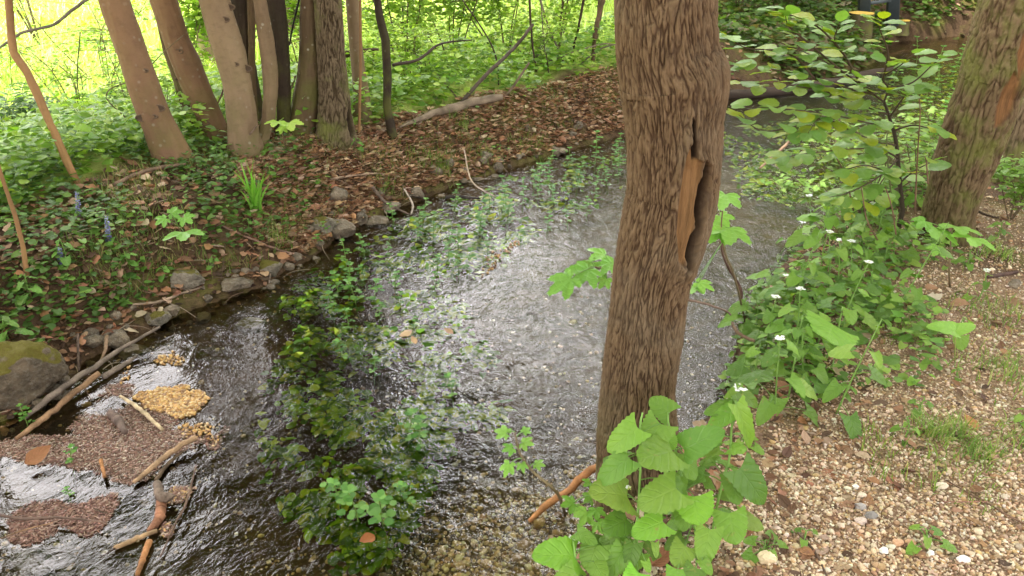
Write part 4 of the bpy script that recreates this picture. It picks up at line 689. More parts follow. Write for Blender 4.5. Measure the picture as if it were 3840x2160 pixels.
flecks(18000, [(-60, 1930), (100, 1900), (300, 1880), (440, 1850), (420, 1930), (260, 1990), (150, 2050), (-60, 2060)], "dark red-brown debris caught on the branch at the left edge", RB[:3] + [(.12, .06, .045)], (.003, .010), ZW - .006, "floating_debris", .012)
flecks(5000, [(640, 1840), (710, 1830), (700, 1900), (640, 2000), (570, 2030), (560, 1980), (620, 1940)], "debris trapped around the orange-barked branch piece", RB + [(.5, .33, .15)], (.004, .011), ZW, "floating_debris", .008)
A = [(510, 1480), (600, 1455), (700, 1448), (760, 1470), (780, 1510), (760, 1550), (700, 1572), (640, 1560), (560, 1530), (500, 1500)]
Ap = np.array([gz(a, b, ZW)[:2] for a, b in A])
def foam(poly, n, label, sz):
    Ap = np.array([gz(a, b, ZW)[:2] for a, b in poly]); P = rng.uniform(Ap.min(0), Ap.max(0), (n, 2)); d = np.where(inside(P, Ap), 1, -1) * seg_dist(P, Ap, True); P = P[d + .035 * noise(P[:, 0] * 12, P[:, 1] * 12, 1) > rng.random(n) ** 2 * .03]; n = len(P); mb = MB()
    mb.scatter(PEB[1], rot_rand(n, 1.5) * rng.uniform(*sz, n)[:, None, None], np.concatenate([P, ZW + .002 + .004 * rng.random((n, 1))], 1), pal(n, [(.44, .26, .09), (.52, .32, .12), (.34, .19, .07), (.58, .42, .22), (.25, .15, .08)], .12)); tag(mb.build("seed_mat", M_STEM), label, kind="stuff")
foam(A, 2600, "patch of ochre-yellow bubbly seed scum floating on the debris", (.005, .011))
foam([(700, 1572), (780, 1590), (830, 1640), (800, 1680), (720, 1640), (660, 1600)], 420, "thinner ochre seed scum trailing from the main patch", (.003, .008))
foam([(600, 1345), (650, 1320), (705, 1340), (680, 1375), (600, 1375), (560, 1360)], 160, "small ochre scum patch in the shallows above the main one", (.004, .009))
foam([(455, 1400), (490, 1375), (500, 1410), (470, 1440), (440, 1450)], 140, "small ochre scum patch beside the splintered branch", (.004, .009))
foam([(1890, 920), (1960, 895), (1960, 930), (1900, 960), (1830, 1030), (1800, 1040), (1830, 960)], 260, "pinkish scum caught in the cress in mid-stream", (.004, .009))

# ------------------------------------------------------------------ individual fallen leaves
def dead_leaf(px, py, w_px, label, c=(.36, .18, .09), t=0, tilt=.4, z=None):
    g = G(px, py) + [0, 0, .012] if z is None else gz(px, py, z); s_ = w_px / F * depth(px, py, g[1]); mb = MB(); n_ = np.array([[rng.uniform(-tilt, tilt), rng.uniform(-tilt, 0) - .2, 1]]); a = rng.uniform(0, 6.28)
    mb.scatter(DEAD[t], frames(np.array([[math.cos(a), math.sin(a), 0.1]]), n_) * s_, np.zeros((1, 3)), [c]); o = mb.build("fallen_leaf", M_DEAD); o.location = g; tag(o, label, "fallen leaf")
for k, a in enumerate([(95, 1740, 100, "curled brown dead leaf floating at the left edge", (.34, .16, .08), 0, .6, ZW + .03), (3560, 1145, 75, "curled brown leaf on the path below the mossy tree foot", (.42, .24, .15)), (3465, 1085, 60, "upright curled brown leaf in the near bank greenery", (.4, .22, .13), 1), (3660, 1630, 70, "orange-brown leaf behind the grass tufts on the path", (.46, .23, .1)), (3780, 1200, 80, "wide brown leaf at the right edge of the path", (.42, .25, .16)),
        (3410, 1260, 55, "small brown leaf on the gravel right of the heart-leaved stem", (.4, .24, .16)), (2440, 2140, 110, "brown dead leaf under the broad green leaves at the bottom", (.3, .13, .07)), (1405, 2010, 75, "orange-brown leaf caught in the cress at the bottom", (.42, .16, .06), 0, .5, ZW + .02), (230, 1215, 60, "round russet leaf among the bank litter above the boulder", (.45, .2, .1)), (270, 1165, 50, "reddish curled leaf on the bank above the dark rock", (.45, .22, .12)),
        (3060, 910, 55, "pale brown dry leaf in the near bank greenery", (.46, .33, .24)), (3020, 1030, 60, "reddish brown leaf under the toothed green leaves on the near bank", (.34, .17, .11)), (3670, 845, 60, "tan curled leaf behind the orange-wounded tree", (.45, .27, .17)), (3180, 1190, 60, "dark red-brown leaf at the path's edge under the plants", (.33, .16, .11)), (3500, 1110, 70, "pale cream dry leaf at the path's edge", (.6, .5, .4), 2), (1700, 1250, 40, "tan leaf scrap floating over the cress", (.5, .33, .2), 0, .3, ZW + .01), (1545, 1240, 50, "pale tan leaf stuck on the cress in mid-stream", (.6, .42, .25), 1, .3, ZW + .015), (1560, 1290, 40, "ochre curled leaf just below the pale tan one in mid-stream", (.55, .36, .18), 0, .3, ZW + .015),
        (3020, 1590, 60, "dark orange leaf under the plants at the path's edge", (.34, .16, .08)), (2960, 1480, 70, "brown folded leaf under the white-flowered plant", (.33, .17, .1))]): dead_leaf(*a)

# ------------------------------------------------------------------ plants with broad leaves
MU = [(.20, .35, .05), (.25, .40, .065), (.16, .29, .04), (.12, .23, .035)]
def leaf_obj(rt, base, tip, wr, tpl, c, nbias=(0, -.35, 1), mat=None, petiole=None, name="leaf", label=None):
    base, tip = np.asarray(base, float), np.asarray(tip, float); d = tip - base; L = np.linalg.norm(d); mb = MB(); M = frames(d[None], np.array([nbias], float)) * L; M = M * np.array([wr, 1, 1])[None, None, :]
    mb.scatter(tpl, M, base[None], [c])
    if petiole is not None:
        C = curve([petiole, (np.asarray(petiole) + base) / 2 + [0, 0, .006], base], 6); addtube(mb, C, .0016, 5, (.2, .34, .08))
    return child(mb, name, mat or M_LEAFB, rt, label)
FL = [(.86, .87, .84), (.8, .82, .78)]
def flower_head(rt, p, s_=.011, n=14):
    mb = MB(); L, D = [], []
    for k in range(n):
        a, r_ = rng.uniform(0, 6.28), rng.random() ** .5 * s_ * 1.3; c = p + np.array([r_ * math.cos(a), r_ * math.sin(a), rng.uniform(0, .4) * s_])
        for q in range(4): b = a + q * 1.571; L.append(c); D.append((math.cos(b), math.sin(b), .25))
    mb.scatter(ROUND, frames(np.array(D), np.array([[0.01, 0, 1]] * len(D))) * (s_ * .62), np.array(L), pal(len(L), FL, .04)); child(mb, "flower_head", M_PETAL, rt)
    m2 = MB(); P = p + rng.normal(size=(10, 3)) * s_ * .35; m2.scatter(PEB[0], rot_rand(10, 1) * .0022, P, pal(10, [(.4, .5, .1)])); child(m2, "bud_cluster", M_STEM, rt)
def mustard(px, py, h, label, n=9, sz=.07, flower=False, lean=(0, 0), greens=MU, zig=True, name="garlic_mustard", Y=None, group=None, round_=False):
    g = G(px, py) if Y is None else np.array([pt(px, py, Y)[0], Y, H1(pt(px, py, Y)[0], Y)]); rt = root(name, g, label, "plant", group); top = g + [lean[0] * h, lean[1] * h, h]
    C = curve([g - [0, 0, .02], g * .6 + top * .4 + [rng.uniform(-.01, .01), 0, .01], top], 12); mb = MB(); addtube(mb, C, np.linspace(.0035, .0018, len(C)), 7, (.18, .32, .07)); child(mb, "stem", M_STEM, rt); a = rng.uniform(0, 6.28)
    for k in range(n):
        f = .12 + .88 * (k + .5) / n; p = C[int(f * (len(C) - 1))]; a += 2.4 + rng.uniform(-.4, .4); s_ = sz * (1.15 - .62 * f) * rng.uniform(.85, 1.15); pl = s_ * (1.1 - .8 * f) + .008; up = rng.uniform(.1, .5) - .3 * f
        d = np.array([math.cos(a), math.sin(a) * .9, 0]); b = p + d * pl + [0, 0, pl * up]; tp = b + d * s_ + [rng.uniform(-.2, .2) * s_, 0, -s_ * rng.uniform(.15, .55)]
        leaf_obj(rt, b, tp, rng.uniform(.85, 1.05), HEART[k % 3] if not round_ else HEART[1], pal(1, greens, .12)[0], (rng.uniform(-.25, .25), rng.uniform(-.5, .1), 1), petiole=p)
    if flower: flower_head(rt, top)
    return rt
# the big clump at the foot of the furrowed tree: every visible leaf placed after the photo
Z3 = lambda a, b: (1920 + a / 2.0125, 1440 + b / 2.0125)
cl = [ # stem id, base, tip, width ratio, Y base, dY tip, shape, petiole from stem?
 ("A", (945, 330), (715, 500), .95, 1.58, -.03, 0), ("A", (1120, 300), (1000, 480), 1.25, 1.62, -.04, 1), ("A", (1205, 500), (970, 560), 1.05, 1.56, -.06, 1), ("A", (880, 560), (632, 745), .85, 1.54, -.03, 0), ("A", (870, 850), (655, 780), .95, 1.54, -.06, 0),
 ("A", (1240, 790), (955, 915), .95, 1.50, -.04, 1), ("A", (870, 1020), (690, 1100), .95, 1.50, -.05, 1), ("A", (1140, 1040), (912, 1130), .85, 1.47, -.04, 1), ("A", (940, 1265), (880, 1395), 1.25, 1.45, -.05, 1),
 ("B", (1370, 850), (1400, 1055), 1.45, 1.52, -.07, 1), ("B", (1640, 975), (1690, 1205), 1.2, 1.50, -.07, 1), ("B", (1300, 490), (1570, 340), .95, 1.60, -.02, 0), ("B", (1190, 215), (1045, 100), 1.2, 1.70, .03, 1), ("B", (1140, 400), (1225, 480), 1.4, 1.63, -.04, 1),
 ("B", (1180, 770), (1500, 640), .55, 1.62, .03, 0), ("B", (1490, 1100), (1440, 1355), .95, 1.44, -.07, 0), ("B", (1310, 1225), (1230, 1370), 1.1, 1.42, -.05, 1), ("B", (1440, 1330), (1500, 1425), .9, 1.38, -.04, 0),
 ("C", (1720, 640), (1935, 915), .92, 1.55, -.05, 0), ("C", (1670, 200), (1475, 320), .8, 1.68, -.03, 0), ("C", (1690, 150), (1865, 505), .5, 1.66, -.05, 2), ("C", (1670, 170), (1465, 200), .75, 1.7, -.02, 0), ("C", (1560, 490), (1300, 530), .45, 1.62, 0, 0), ("C", (1650, 480), (1760, 490), .8, 1.63, -.04, 1),
 ("C", (1720, 1000), (1910, 1090), .75, 1.52, -.02, 1), ("C", (1700, 60), (1900, 170), .6, 1.7, .0, 0), ("C", (1650, 110), (1740, -20), .7, 1.72, .03, 0),
 ("D", (640, 1215), (570, 1405), 1.2, 1.44, -.06, 1), ("D", (475, 1300), (215, 1260), .95, 1.42, -.05, 0), ("D", (620, 1340), (700, 1470), 1.1, 1.40, -.05, 1), ("D", (490, 1120), (640, 1190), .9, 1.46, -.03, 0), ("D", (480, 1430), (300, 1560), 1.0, 1.36, -.05, 0),
 ("A", (1080, 1200), (1090, 1310), .7, 1.43, -.03, 0), ("A", (1010, 1340), (1040, 1425), .9, 1.38, -.02, 1), ("D", (780, 1260), (790, 1450), .8, 1.44, -.05, 0), ("B", (1250, 1400), (1240, 1560), 1.1, 1.36, -.05, 1), ("B", (1390, 1390), (1320, 1540), 1.0, 1.36, -.05, 1), ("A", (950, 1420), (860, 1560), 1.0, 1.36, -.05, 1),
 ("B", (1100, 960), (1010, 1010), 1.1, 1.56, -.03, 1), ("A", (860, 1140), (740, 1230), 1.0, 1.52, -.04, 1), ("B", (1560, 830), (1660, 870), .9, 1.6, -.02, 0), ("C", (1300, 930), (1200, 1010), .8, 1.56, -.02, 0)]
stems = {"A": [(938, 1260, 1.47), (945, 1050, 1.5), (955, 900, 1.53), (970, 600, 1.57), (965, 340, 1.6), (985, 215, 1.62)], "B": [(1390, 1150, 1.55), (1320, 850, 1.58), (1270, 650, 1.61), (1215, 420, 1.65), (1180, 290, 1.68), (1180, 215, 1.7)],
         "C": [(1540, 960, 1.58), (1590, 740, 1.6), (1640, 560, 1.63), (1660, 300, 1.66), (1690, 150, 1.69), (1720, 60, 1.71)], "D": [(470, 1560, 1.38), (480, 1400, 1.4), (470, 1250, 1.43), (460, 1180, 1.45)]}
labs = {"A": "tall broad-leaved plant with the leftmost straight stem, at the furrowed tree's foot", "B": "broad-leaved plant in the middle of the foreground clump with one leaf raised against the trunk", "C": "tallest plant of the foreground clump, with a drooping pointed leaf on its right", "D": "low broad-leaved plant at the bottom left of the foreground clump with a tiny white flower"}
for sid, ln in stems.items():
    C0 = [pt(*Z3(a, b), y) for a, b, y in ln]; g = C0[0].copy(); g[2] = H1(g[0], g[1]); C0 = [g - [0, 0, .03]] + C0; C = curve(C0, 30); rt = root("broad_leaved_plant", g, labs[sid], "plant"); mb = MB(); addtube(mb, C, np.linspace(.0042, .0024, len(C)), 8, (.20, .36, .08)); child(mb, "stem", M_STEM, rt)
    for s_, b, t_, wr, yb, dy, sh in cl:
        if s_ != sid: continue
        B = pt(*Z3(*b), yb); Tp = pt(*Z3(*t_), yb + dy); at = C[np.argmin(np.linalg.norm(C - (B - [0, 0, .02]), axis=1))]; vd = nrm(np.array([0, 0, CAMZ]) - B)
        leaf_obj(rt, B, Tp, wr, HEART[sh], pal(1, MU + [(.21, .42, .045)], .2)[0], vd + [rng.uniform(-.2, .2), 0, .7 + rng.uniform(-.2, .2)], petiole=at)
    for q in range(9):
        p = C[rng.integers(3, 20)]; a = rng.uniform(0, 6.28); d = np.array([math.cos(a), math.sin(a), 0]); L_q = rng.uniform(.035, .075); b = p + d * L_q * .8 + [0, 0, .01]; leaf_obj(rt, b, b + d * L_q - [0, 0, L_q * .4], rng.uniform(.85, 1.1), HEART[q % 3], pal(1, MU[2:], .15)[0], (rng.uniform(-.3, .3), -.4, 1), petiole=p)
    if sid == "D": flower_head(rt, pt(*Z3(470, 1165), 1.45), .008, 5)
    if sid == "C": flower_head(rt, C[-1] + [0, 0, .01], .012, 12)
    if sid == "A": flower_head(rt, pt(*Z3(890, 785), 1.53), .007, 4)
# flowering and leafy plants along the near bank
ml = [(2905, 1560, .30, "white-flowered plant standing right behind the foreground clump", 9, .085, True, (-.1, 0)), (2820, 1480, .22, "leafy plant at the water's edge right of the furrowed trunk", 8, .07, False, (0, 0)), (2965, 1420, .26, "heart-leaved plant at the path's edge above the flowering one", 8, .085, False, (0, 0)), (2870, 1350, .28, "white-flowered plant leaning over the bank in front of the root stub", 9, .075, True, (0, 0)),
      (2965, 1330, .26, "white-flowered bright green plant left of the big heart-leaved stem", 9, .075, True, (0, .1)), (3130, 1560, .36, "tall stem with a big notched heart leaf at the edge of the gravel", 7, .085, False, (.25, .05)), (3340, 1190, .42, "tallest slender plant with heart leaves spaced along its stem near the mossy tree", 9, .075, False, (.32, .0)), (3150, 1260, .32, "white-topped plant with long toothed leaves in the middle of the near bank", 10, .085, True, (.15, 0)),
      (2975, 1150, .36, "plant with one dark erect leaf on top, over the dark water", 8, .085, False, (.15, 0)), (2920, 960, .22, "plant with a long stalk of small white flowers over the water", 5, .05, True, (.5, 0)), (3040, 920, .28, "white-flowered plant leaning left over the dark water", 6, .05, True, (-.2, 0)), (3230, 940, .24, "small white-flowered plant among the bank leaves", 8, .06, True, (0, 0)), (3330, 960, .2, "leafy plant left of the tree with the orange wound", 8, .06, False, (0, 0)),
      (3080, 1010, .2, "low toothed-leaved plant beside the fallen pale leaf", 8, .07, False, (0, 0)), (3665, 1130, .14, "little white-flowered plant on the path right of the mossy tree", 5, .045, True, (0, 0)), (3580, 1300, .13, "pale plant with two wide leaves spread like wings over the gravel", 3, .075, False, (0, 0)), (3300, 1030, .18, "bushy leafy plant on the near bank in front of the leaning tree", 9, .06, False, (0, 0)), (2800, 1240, .2, "plant hanging over the water by the root stub", 8, .07, False, (-.2, 0)),
      (3460, 2050, .05, "small wrinkled-leaved seedling alone on the gravel at lower right", 6, .042, False, (0, .2)), (3010, 2040, .035, "tiny bright green seedling on the gravel near the bottom edge", 4, .03, False, (0, 0)), (3390, 1650, .07, "seedling left of the big grass tuft on the path", 7, .034, False, (0, .3)), (3450, 1560, .06, "small seedling above the grass tuft on the path", 6, .03, False, (0, 0)), (3130, 1500, .05, "small round-leaved seedling at the gravel edge", 5, .035, False, (0, 0)), (3500, 1380, .05, "blue-green seedling on the gravel below the wing-leaved plant", 4, .035, False, (0, 0)),
      (3830, 1600, .06, "small green seedling at the right edge of the path", 6, .035, False, (0, 0)), (3590, 1420, .03, "flat dull seedling on the gravel in the middle of the path", 3, .03, False, (0, 0)), (2860, 2080, .02, "dark low rosette beside the cream-yellow stone", 7, .04, False, (0, 0)), (2790, 1690, .05, "low seedling right of the drooping pointed leaf", 5, .04, False, (0, 0)), (3740, 900, .1, "low leafy plant right of the mossy tree foot", 8, .045, False, (0, 0)), (3780, 700, .16, "plant with pale leaves by the second tree at the right edge", 8, .06, False, (0, 0)), (3620, 1000, .08, "low plant in front of the mossy tree foot", 8, .04, False, (0, 0)),
      (40, 1290, .10, "broad green plant growing above the mossy boulder at the left edge", 8, .06, False, (0, 0)), (120, 1120, .12, "green leafy plant on the bank left of the russet leaf", 9, .055, False, (0, 0)), (250, 990, .12, "light green plant among the creepers on the left bank", 9, .05, False, (0, 0)), (620, 1050, .06, "small rosette plant on the edge of the bank above the mossy rock", 8, .04, False, (0, 0)), (480, 1000, .06, "pale green rosette in the middle of the left bank", 8, .035, False, (0, 0)), (800, 1000, .06, "bright rosette plant above the flat slate-grey stone", 8, .035, False, (0, 0)), (540, 830, .06, "small rosette on the leafy bank below the bugle flowers", 6, .035, False, (0, 0)), (930, 850, .05, "tiny rosette left of the long-bladed clump", 6, .03, False, (0, 0)), (1010, 660, .07, "low green plant on the bank below the trunk cluster", 8, .035, False, (0, 0)), (1270, 520, .08, "green plant at the foot of the rough grey trunk", 10, .045, False, (0, 0)), (1330, 560, .07, "yellow-green plant right of the rough grey trunk's foot", 10, .045, False, (0, 0)), (700, 580, .10, "green plant at the foot of the leftmost tree", 9, .05, False, (0, 0)), (820, 600, .10, "ivy-like plant between the tan trunks' feet", 9, .045, False, (0, 0))]
for a in ml: mustard(a[0], a[1], a[2], a[3], a[4], a[5], a[6], a[7], greens=MU if a[0] > 2700 else [(.14, .28, .05), (.18, .34, .06)], name="broad_leaved_plant" if a[2] > .1 else "seedling")
P, inf = on_ground(1500, 2.2, 5.4, 14, 42, cond=lambda x, y, f: (f[0] > .02) & ~f[3] & (f[0] < .3 + .28 * sst(2.3, 3.0, y)) & (x > .95)); P = P[:30]
for k, p in enumerate(P):
    a, b = [float(q) for q in proj(p)]; mustard(a, b, rng.uniform(.10, .30), "leafy broad-leaved plant among many alike crowding the near bank", int(rng.integers(5, 8)), rng.uniform(.075, .115), k % 9 == 0, (rng.uniform(-.2, .2), 0), name="broad_leaved_plant", group="broad-leaved plants crowding the near bank")
# a big notched heart leaf and the winged leaf called out in the photo
rt = root("heart_leaved_plant", G(3130, 1570), "thin stem carrying one large notched heart-shaped leaf above the gravel", "plant")
leaf_obj(rt, pt(3125, 1218, 2.45), pt(3110, 1262, 2.33), 1.55, HEART[1], (.24, .44, .06), (0, -.7, 1)); mb = MB(); addtube(mb, curve([G(3110, 1460), pt(3125, 1360, 2.5), pt(3150, 1200, 2.47), pt(3160, 1150, 2.47)], 10), .0028, 6, (.2, .34, .08)); child(mb, "stem", M_STEM, rt)
rt = root("heart_leaved_plant", G(3580, 1330), "pale green leaf spread wide like two wings over the gravel at the right", "plant")
leaf_obj(rt, pt(3583, 1240, 2.45), pt(3505, 1213, 2.43), .75, HEART[2], (.27, .48, .08), (0, -.8, 1)); leaf_obj(rt, pt(3583, 1240, 2.45), pt(3665, 1215, 2.45), .75, HEART[0], (.27, .48, .08), (0, -.8, 1)); mb = MB(); addtube(mb, curve([G(3580, 1340), pt(3582, 1290, 2.45), pt(3583, 1240, 2.45)], 8), .0024, 6, (.3, .34, .1)); child(mb, "stem", M_STEM, rt)

# young maples with lobed leaves
def maple(label, leaves, stem, gpt, c=[(.22, .44, .07), (.26, .48, .08)], name="maple_seedling"):
    rt = root(name, gpt, label, "young maple"); C = curve([np.array(gpt)] + [pt(a, b, y) for a, b, y in stem], 16); mb = MB(); addtube(mb, C, np.linspace(.005, .0025, len(C)), 7, (.2, .15, .08)); child(mb, "stem", M_TWIG, rt)
    for (bx, by, tx, ty, y, dy, wr) in leaves:
        B, Tp = pt(bx, by, y), pt(tx, ty, y + dy); d = Tp - B; at = C[np.argmin(np.linalg.norm(C - B, axis=1))]; tq = (MAPLE[0] / .62, MAPLE[1], MAPLE[2]); leaf_obj(rt, B, Tp, wr, tq, pal(1, c, .08)[0], (rng.uniform(-.15, .15), -.55, 1), petiole=at)
maple("maple seedling whose lobed leaves stick out left of the furrowed trunk over bright water", [(2205, 1010, 2155, 1065, 2.3, -.06, 1.1), (2140, 1045, 2052, 1100, 2.25, -.04, .8), (2270, 955, 2215, 965, 2.4, -.05, .9), (2290, 985, 2255, 1025, 2.35, -.05, .9), (2275, 1045, 2245, 1080, 2.3, -.03, .9), (2215, 985, 2110, 1030, 2.35, -.03, .35)], [(2420, 1150, 2.35), (2330, 1030, 2.35), (2230, 1000, 2.32)], G(2420, 1600))
maple("maple seedling with wide lobed leaves right of the furrowed trunk, below the wound", [(2720, 730, 2705, 780, 2.75, -.08, 1.1), (2700, 860, 2660, 905, 2.8, -.06, 1.0), (2735, 855, 2735, 910, 2.8, -.09, 1.4), (2700, 810, 2735, 850, 2.85, -.05, 1.1), (2600, 1075, 2590, 1095, 2.6, -.05, 1.3), (2620, 1060, 2680, 1085, 2.6, -.04, .7)], [(2755, 1040, 2.85), (2720, 950, 2.82), (2705, 860, 2.8), (2715, 740, 2.78)], G(2800, 1230))
maple("maple seedling with three big lobed leaves in front of the mossy tree foot", [(3510, 855, 3510, 885, 3.1, -.09, 1.5), (3590, 850, 3615, 870, 3.12, -.09, 1.4), (3650, 890, 3655, 915, 3.05, -.08, 1.5), (3520, 930, 3500, 955, 3.0, -.04, 1.1), (3470, 830, 3440, 850, 3.1, -.04, 1.0)], [(3560, 1010, 3.05), (3565, 900, 3.1), (3560, 870, 3.1)], G(3560, 1080))
maple("maple seedling with one large flat lobed leaf on the middle of the left bank", [(690, 870, 685, 895, 3.75, -.09, 1.6), (620, 820, 580, 840, 3.85, -.04, 1.1), (690, 815, 720, 835, 3.85, -.03, 1.2), (640, 800, 690, 790, 3.95, .03, 1.0)], [(680, 900, 3.9), (670, 850, 3.88)], G(680, 930), c=[(.20, .40, .07)])
maple("bright yellow-green maple seedling at the foot of the curved pale tree", [(1040, 455, 1020, 470, 4.7, -.08, 1.2), (1085, 460, 1095, 485, 4.7, -.08, 1.3), (1060, 480, 1050, 500, 4.7, -.05, 1.0)], [(1065, 530, 4.72), (1050, 470, 4.72)], G(1075, 560), c=[(.38, .55, .10)])
maple("small maple seedling over the water left of the bright orange branch", [(1900, 1625, 1850, 1610, 1.75, .02, .8), (1965, 1620, 1990, 1600, 1.75, .02, .8), (1920, 1680, 1885, 1690, 1.72, -.02, .9), (1960, 1660, 2000, 1665, 1.75, -.02, .9), (1910, 1740, 1890, 1790, 1.7, -.03, .8), (1955, 1740, 1965, 1770, 1.7, -.03, .8), (2010, 1740, 2045, 1745, 1.72, -.01, .9)], [(2090, 1850, 1.66), (2000, 1770, 1.7), (1950, 1700, 1.72), (1930, 1620, 1.74)], G(2120, 1940))
maple("compound-leaved weed with small lobed leaflets left of the foreground clump", [(2215, 1810, 2190, 1820, 1.62, -.02, 1), (2255, 1800, 2275, 1795, 1.62, -.02, 1), (2220, 1860, 2190, 1880, 1.6, -.02, 1), (2150, 1885, 2105, 1895, 1.58, -.02, 1), (2160, 1900, 2175, 1925, 1.57, -.02, 1), (2200, 1920, 2175, 1975, 1.55, -.03, 1), (2235, 1910, 2240, 1950, 1.55, -.03, 1.2), (2250, 1850, 2280, 1860, 1.6, -.02, 1), (2240, 1960, 2260, 2000, 1.52, -.03, 1)], [(2290, 2060, 1.5), (2250, 1960, 1.54), (2215, 1830, 1.6)], G(2310, 2120), name="compound_leaved_weed", c=[(.19, .38, .05), (.23, .42, .06)])

# bugle flower spikes
for px_, p0, p1, lab in [(300, 820, 720, "blue bugle flower spike on the bank's rear edge at the left"), (410, 905, 808, "blue bugle flower spike with green tip, middle of the three"), (235, 1000, 930, "blue bugle flower spike lowest on the left bank")]:
    g = G(px_, p0 + 8); top = pt(px_ - 12, p1, g[1] - .0); rt = root("bugle_flower", g, lab, "flower"); mb = MB(); addtube(mb, [g, (g + top) / 2, top], .003, 6, (.2, .28, .12)); child(mb, "stem", M_STEM, rt); n = 110; f = rng.random(n); a = rng.uniform(0, 6.28, n); D = np.stack([np.cos(a), np.sin(a), rng.uniform(-.3, .5, n)], -1)
    L = g + (top - g) * f[:, None]; m2 = MB(); m2.scatter(ROUND, frames(D, np.array([[0, 0, 1.]] * n)) * (.018 * (1.1 - .5 * f))[:, None, None], L, pal(n, [(.18, .18, .42), (.26, .26, .50), (.13, .12, .28), (.12, .2, .08)], .15)); child(m2, "blossoms", M_PETAL, rt)
    m3 = MB(); a = np.arange(6) * 1.05; m3.scatter(LEAF_M, frames(np.stack([np.cos(a), np.sin(a), a * 0 + .2], -1), np.array([[0, 0, 1.]] * 6)) * .05, np.repeat(g[None], 6, 0), pal(6, GC)); child(m3, "leaves", M_LEAF, rt)

# grass tufts
def tuft(px, py, n, h, spread, label, cols, wd=.0045, bend=.9, name="grass_tuft"):
    g = G(px, py); P = g + rng.normal(size=(n, 3)) * [spread, spread, 0]; P[:, 2] = H(P[:, 0], P[:, 1]) - .003; mb = MB(); blades(mb, P - g, rng.uniform(.5, 1.1, n) * h, wd, bend, pal(n, cols, .15)); o = mb.build(name, M_GRASS); o.location = g; tag(o, label, "grass tuft")
GRC = [(.20, .32, .06), (.28, .38, .09), (.14, .25, .05), (.36, .36, .15)]
for a in [(3500, 1640, 90, .12, .03, "largest spiky grass tuft in the middle of the path"), (3660, 1710, 190, .06, .04, "low dense mat of grass below the orange-brown leaf"), (3590, 1640, 60, .11, .02, "upright grass tuft right of the largest one"), (3790, 1400, 240, .07, .09, "long patch of grass at the right edge of the path"), (3820, 1660, 130, .07, .05, "grass tuft cut off by the right edge, beside a seedling"), (3400, 1240, 50, .07, .02, "sparse grass tuft at the top of the gravel"), (3240, 1240, 60, .05, .02, "small grass tuft among dead leaves at the path's edge"),
          (3720, 1180, 200, .06, .09, "yellowish grass patch beside the curled brown leaf"), (3720, 960, 120, .10, .05, "grass tuft right of the mossy tree foot"), (960, 800, 26, .34, .012, "clump of broad upright green blades on the left bank"), (1040, 900, 90, .14, .04, "drooping grass tuft over the bank left of the orange-mossed rock"), (1660, 640, 110, .16, .05, "straw-tipped grass tuft hanging over the far bank"), (1450, 720, 90, .13, .04, "bright grass tuft above the tilted slab"), (1800, 590, 120, .13, .08, "grass tuft on the far bank's edge right of the straw-tipped one"),
          (1990, 560, 120, .13, .09, "wide grass tuft near the pale flat rock"), (1560, 610, 90, .12, .06, "low grass tuft in the moss of the far bank"), (1730, 480, 80, .14, .05, "grass tuft at the fallen log")]:
    tuft(a[0], a[1], a[2], a[3], a[4], a[5], GRC if a[0] != 960 else [(.18, .40, .05), (.24, .46, .07)], wd=.004 if a[0] != 960 else .018, bend=1.1 if a[0] != 960 else .45)

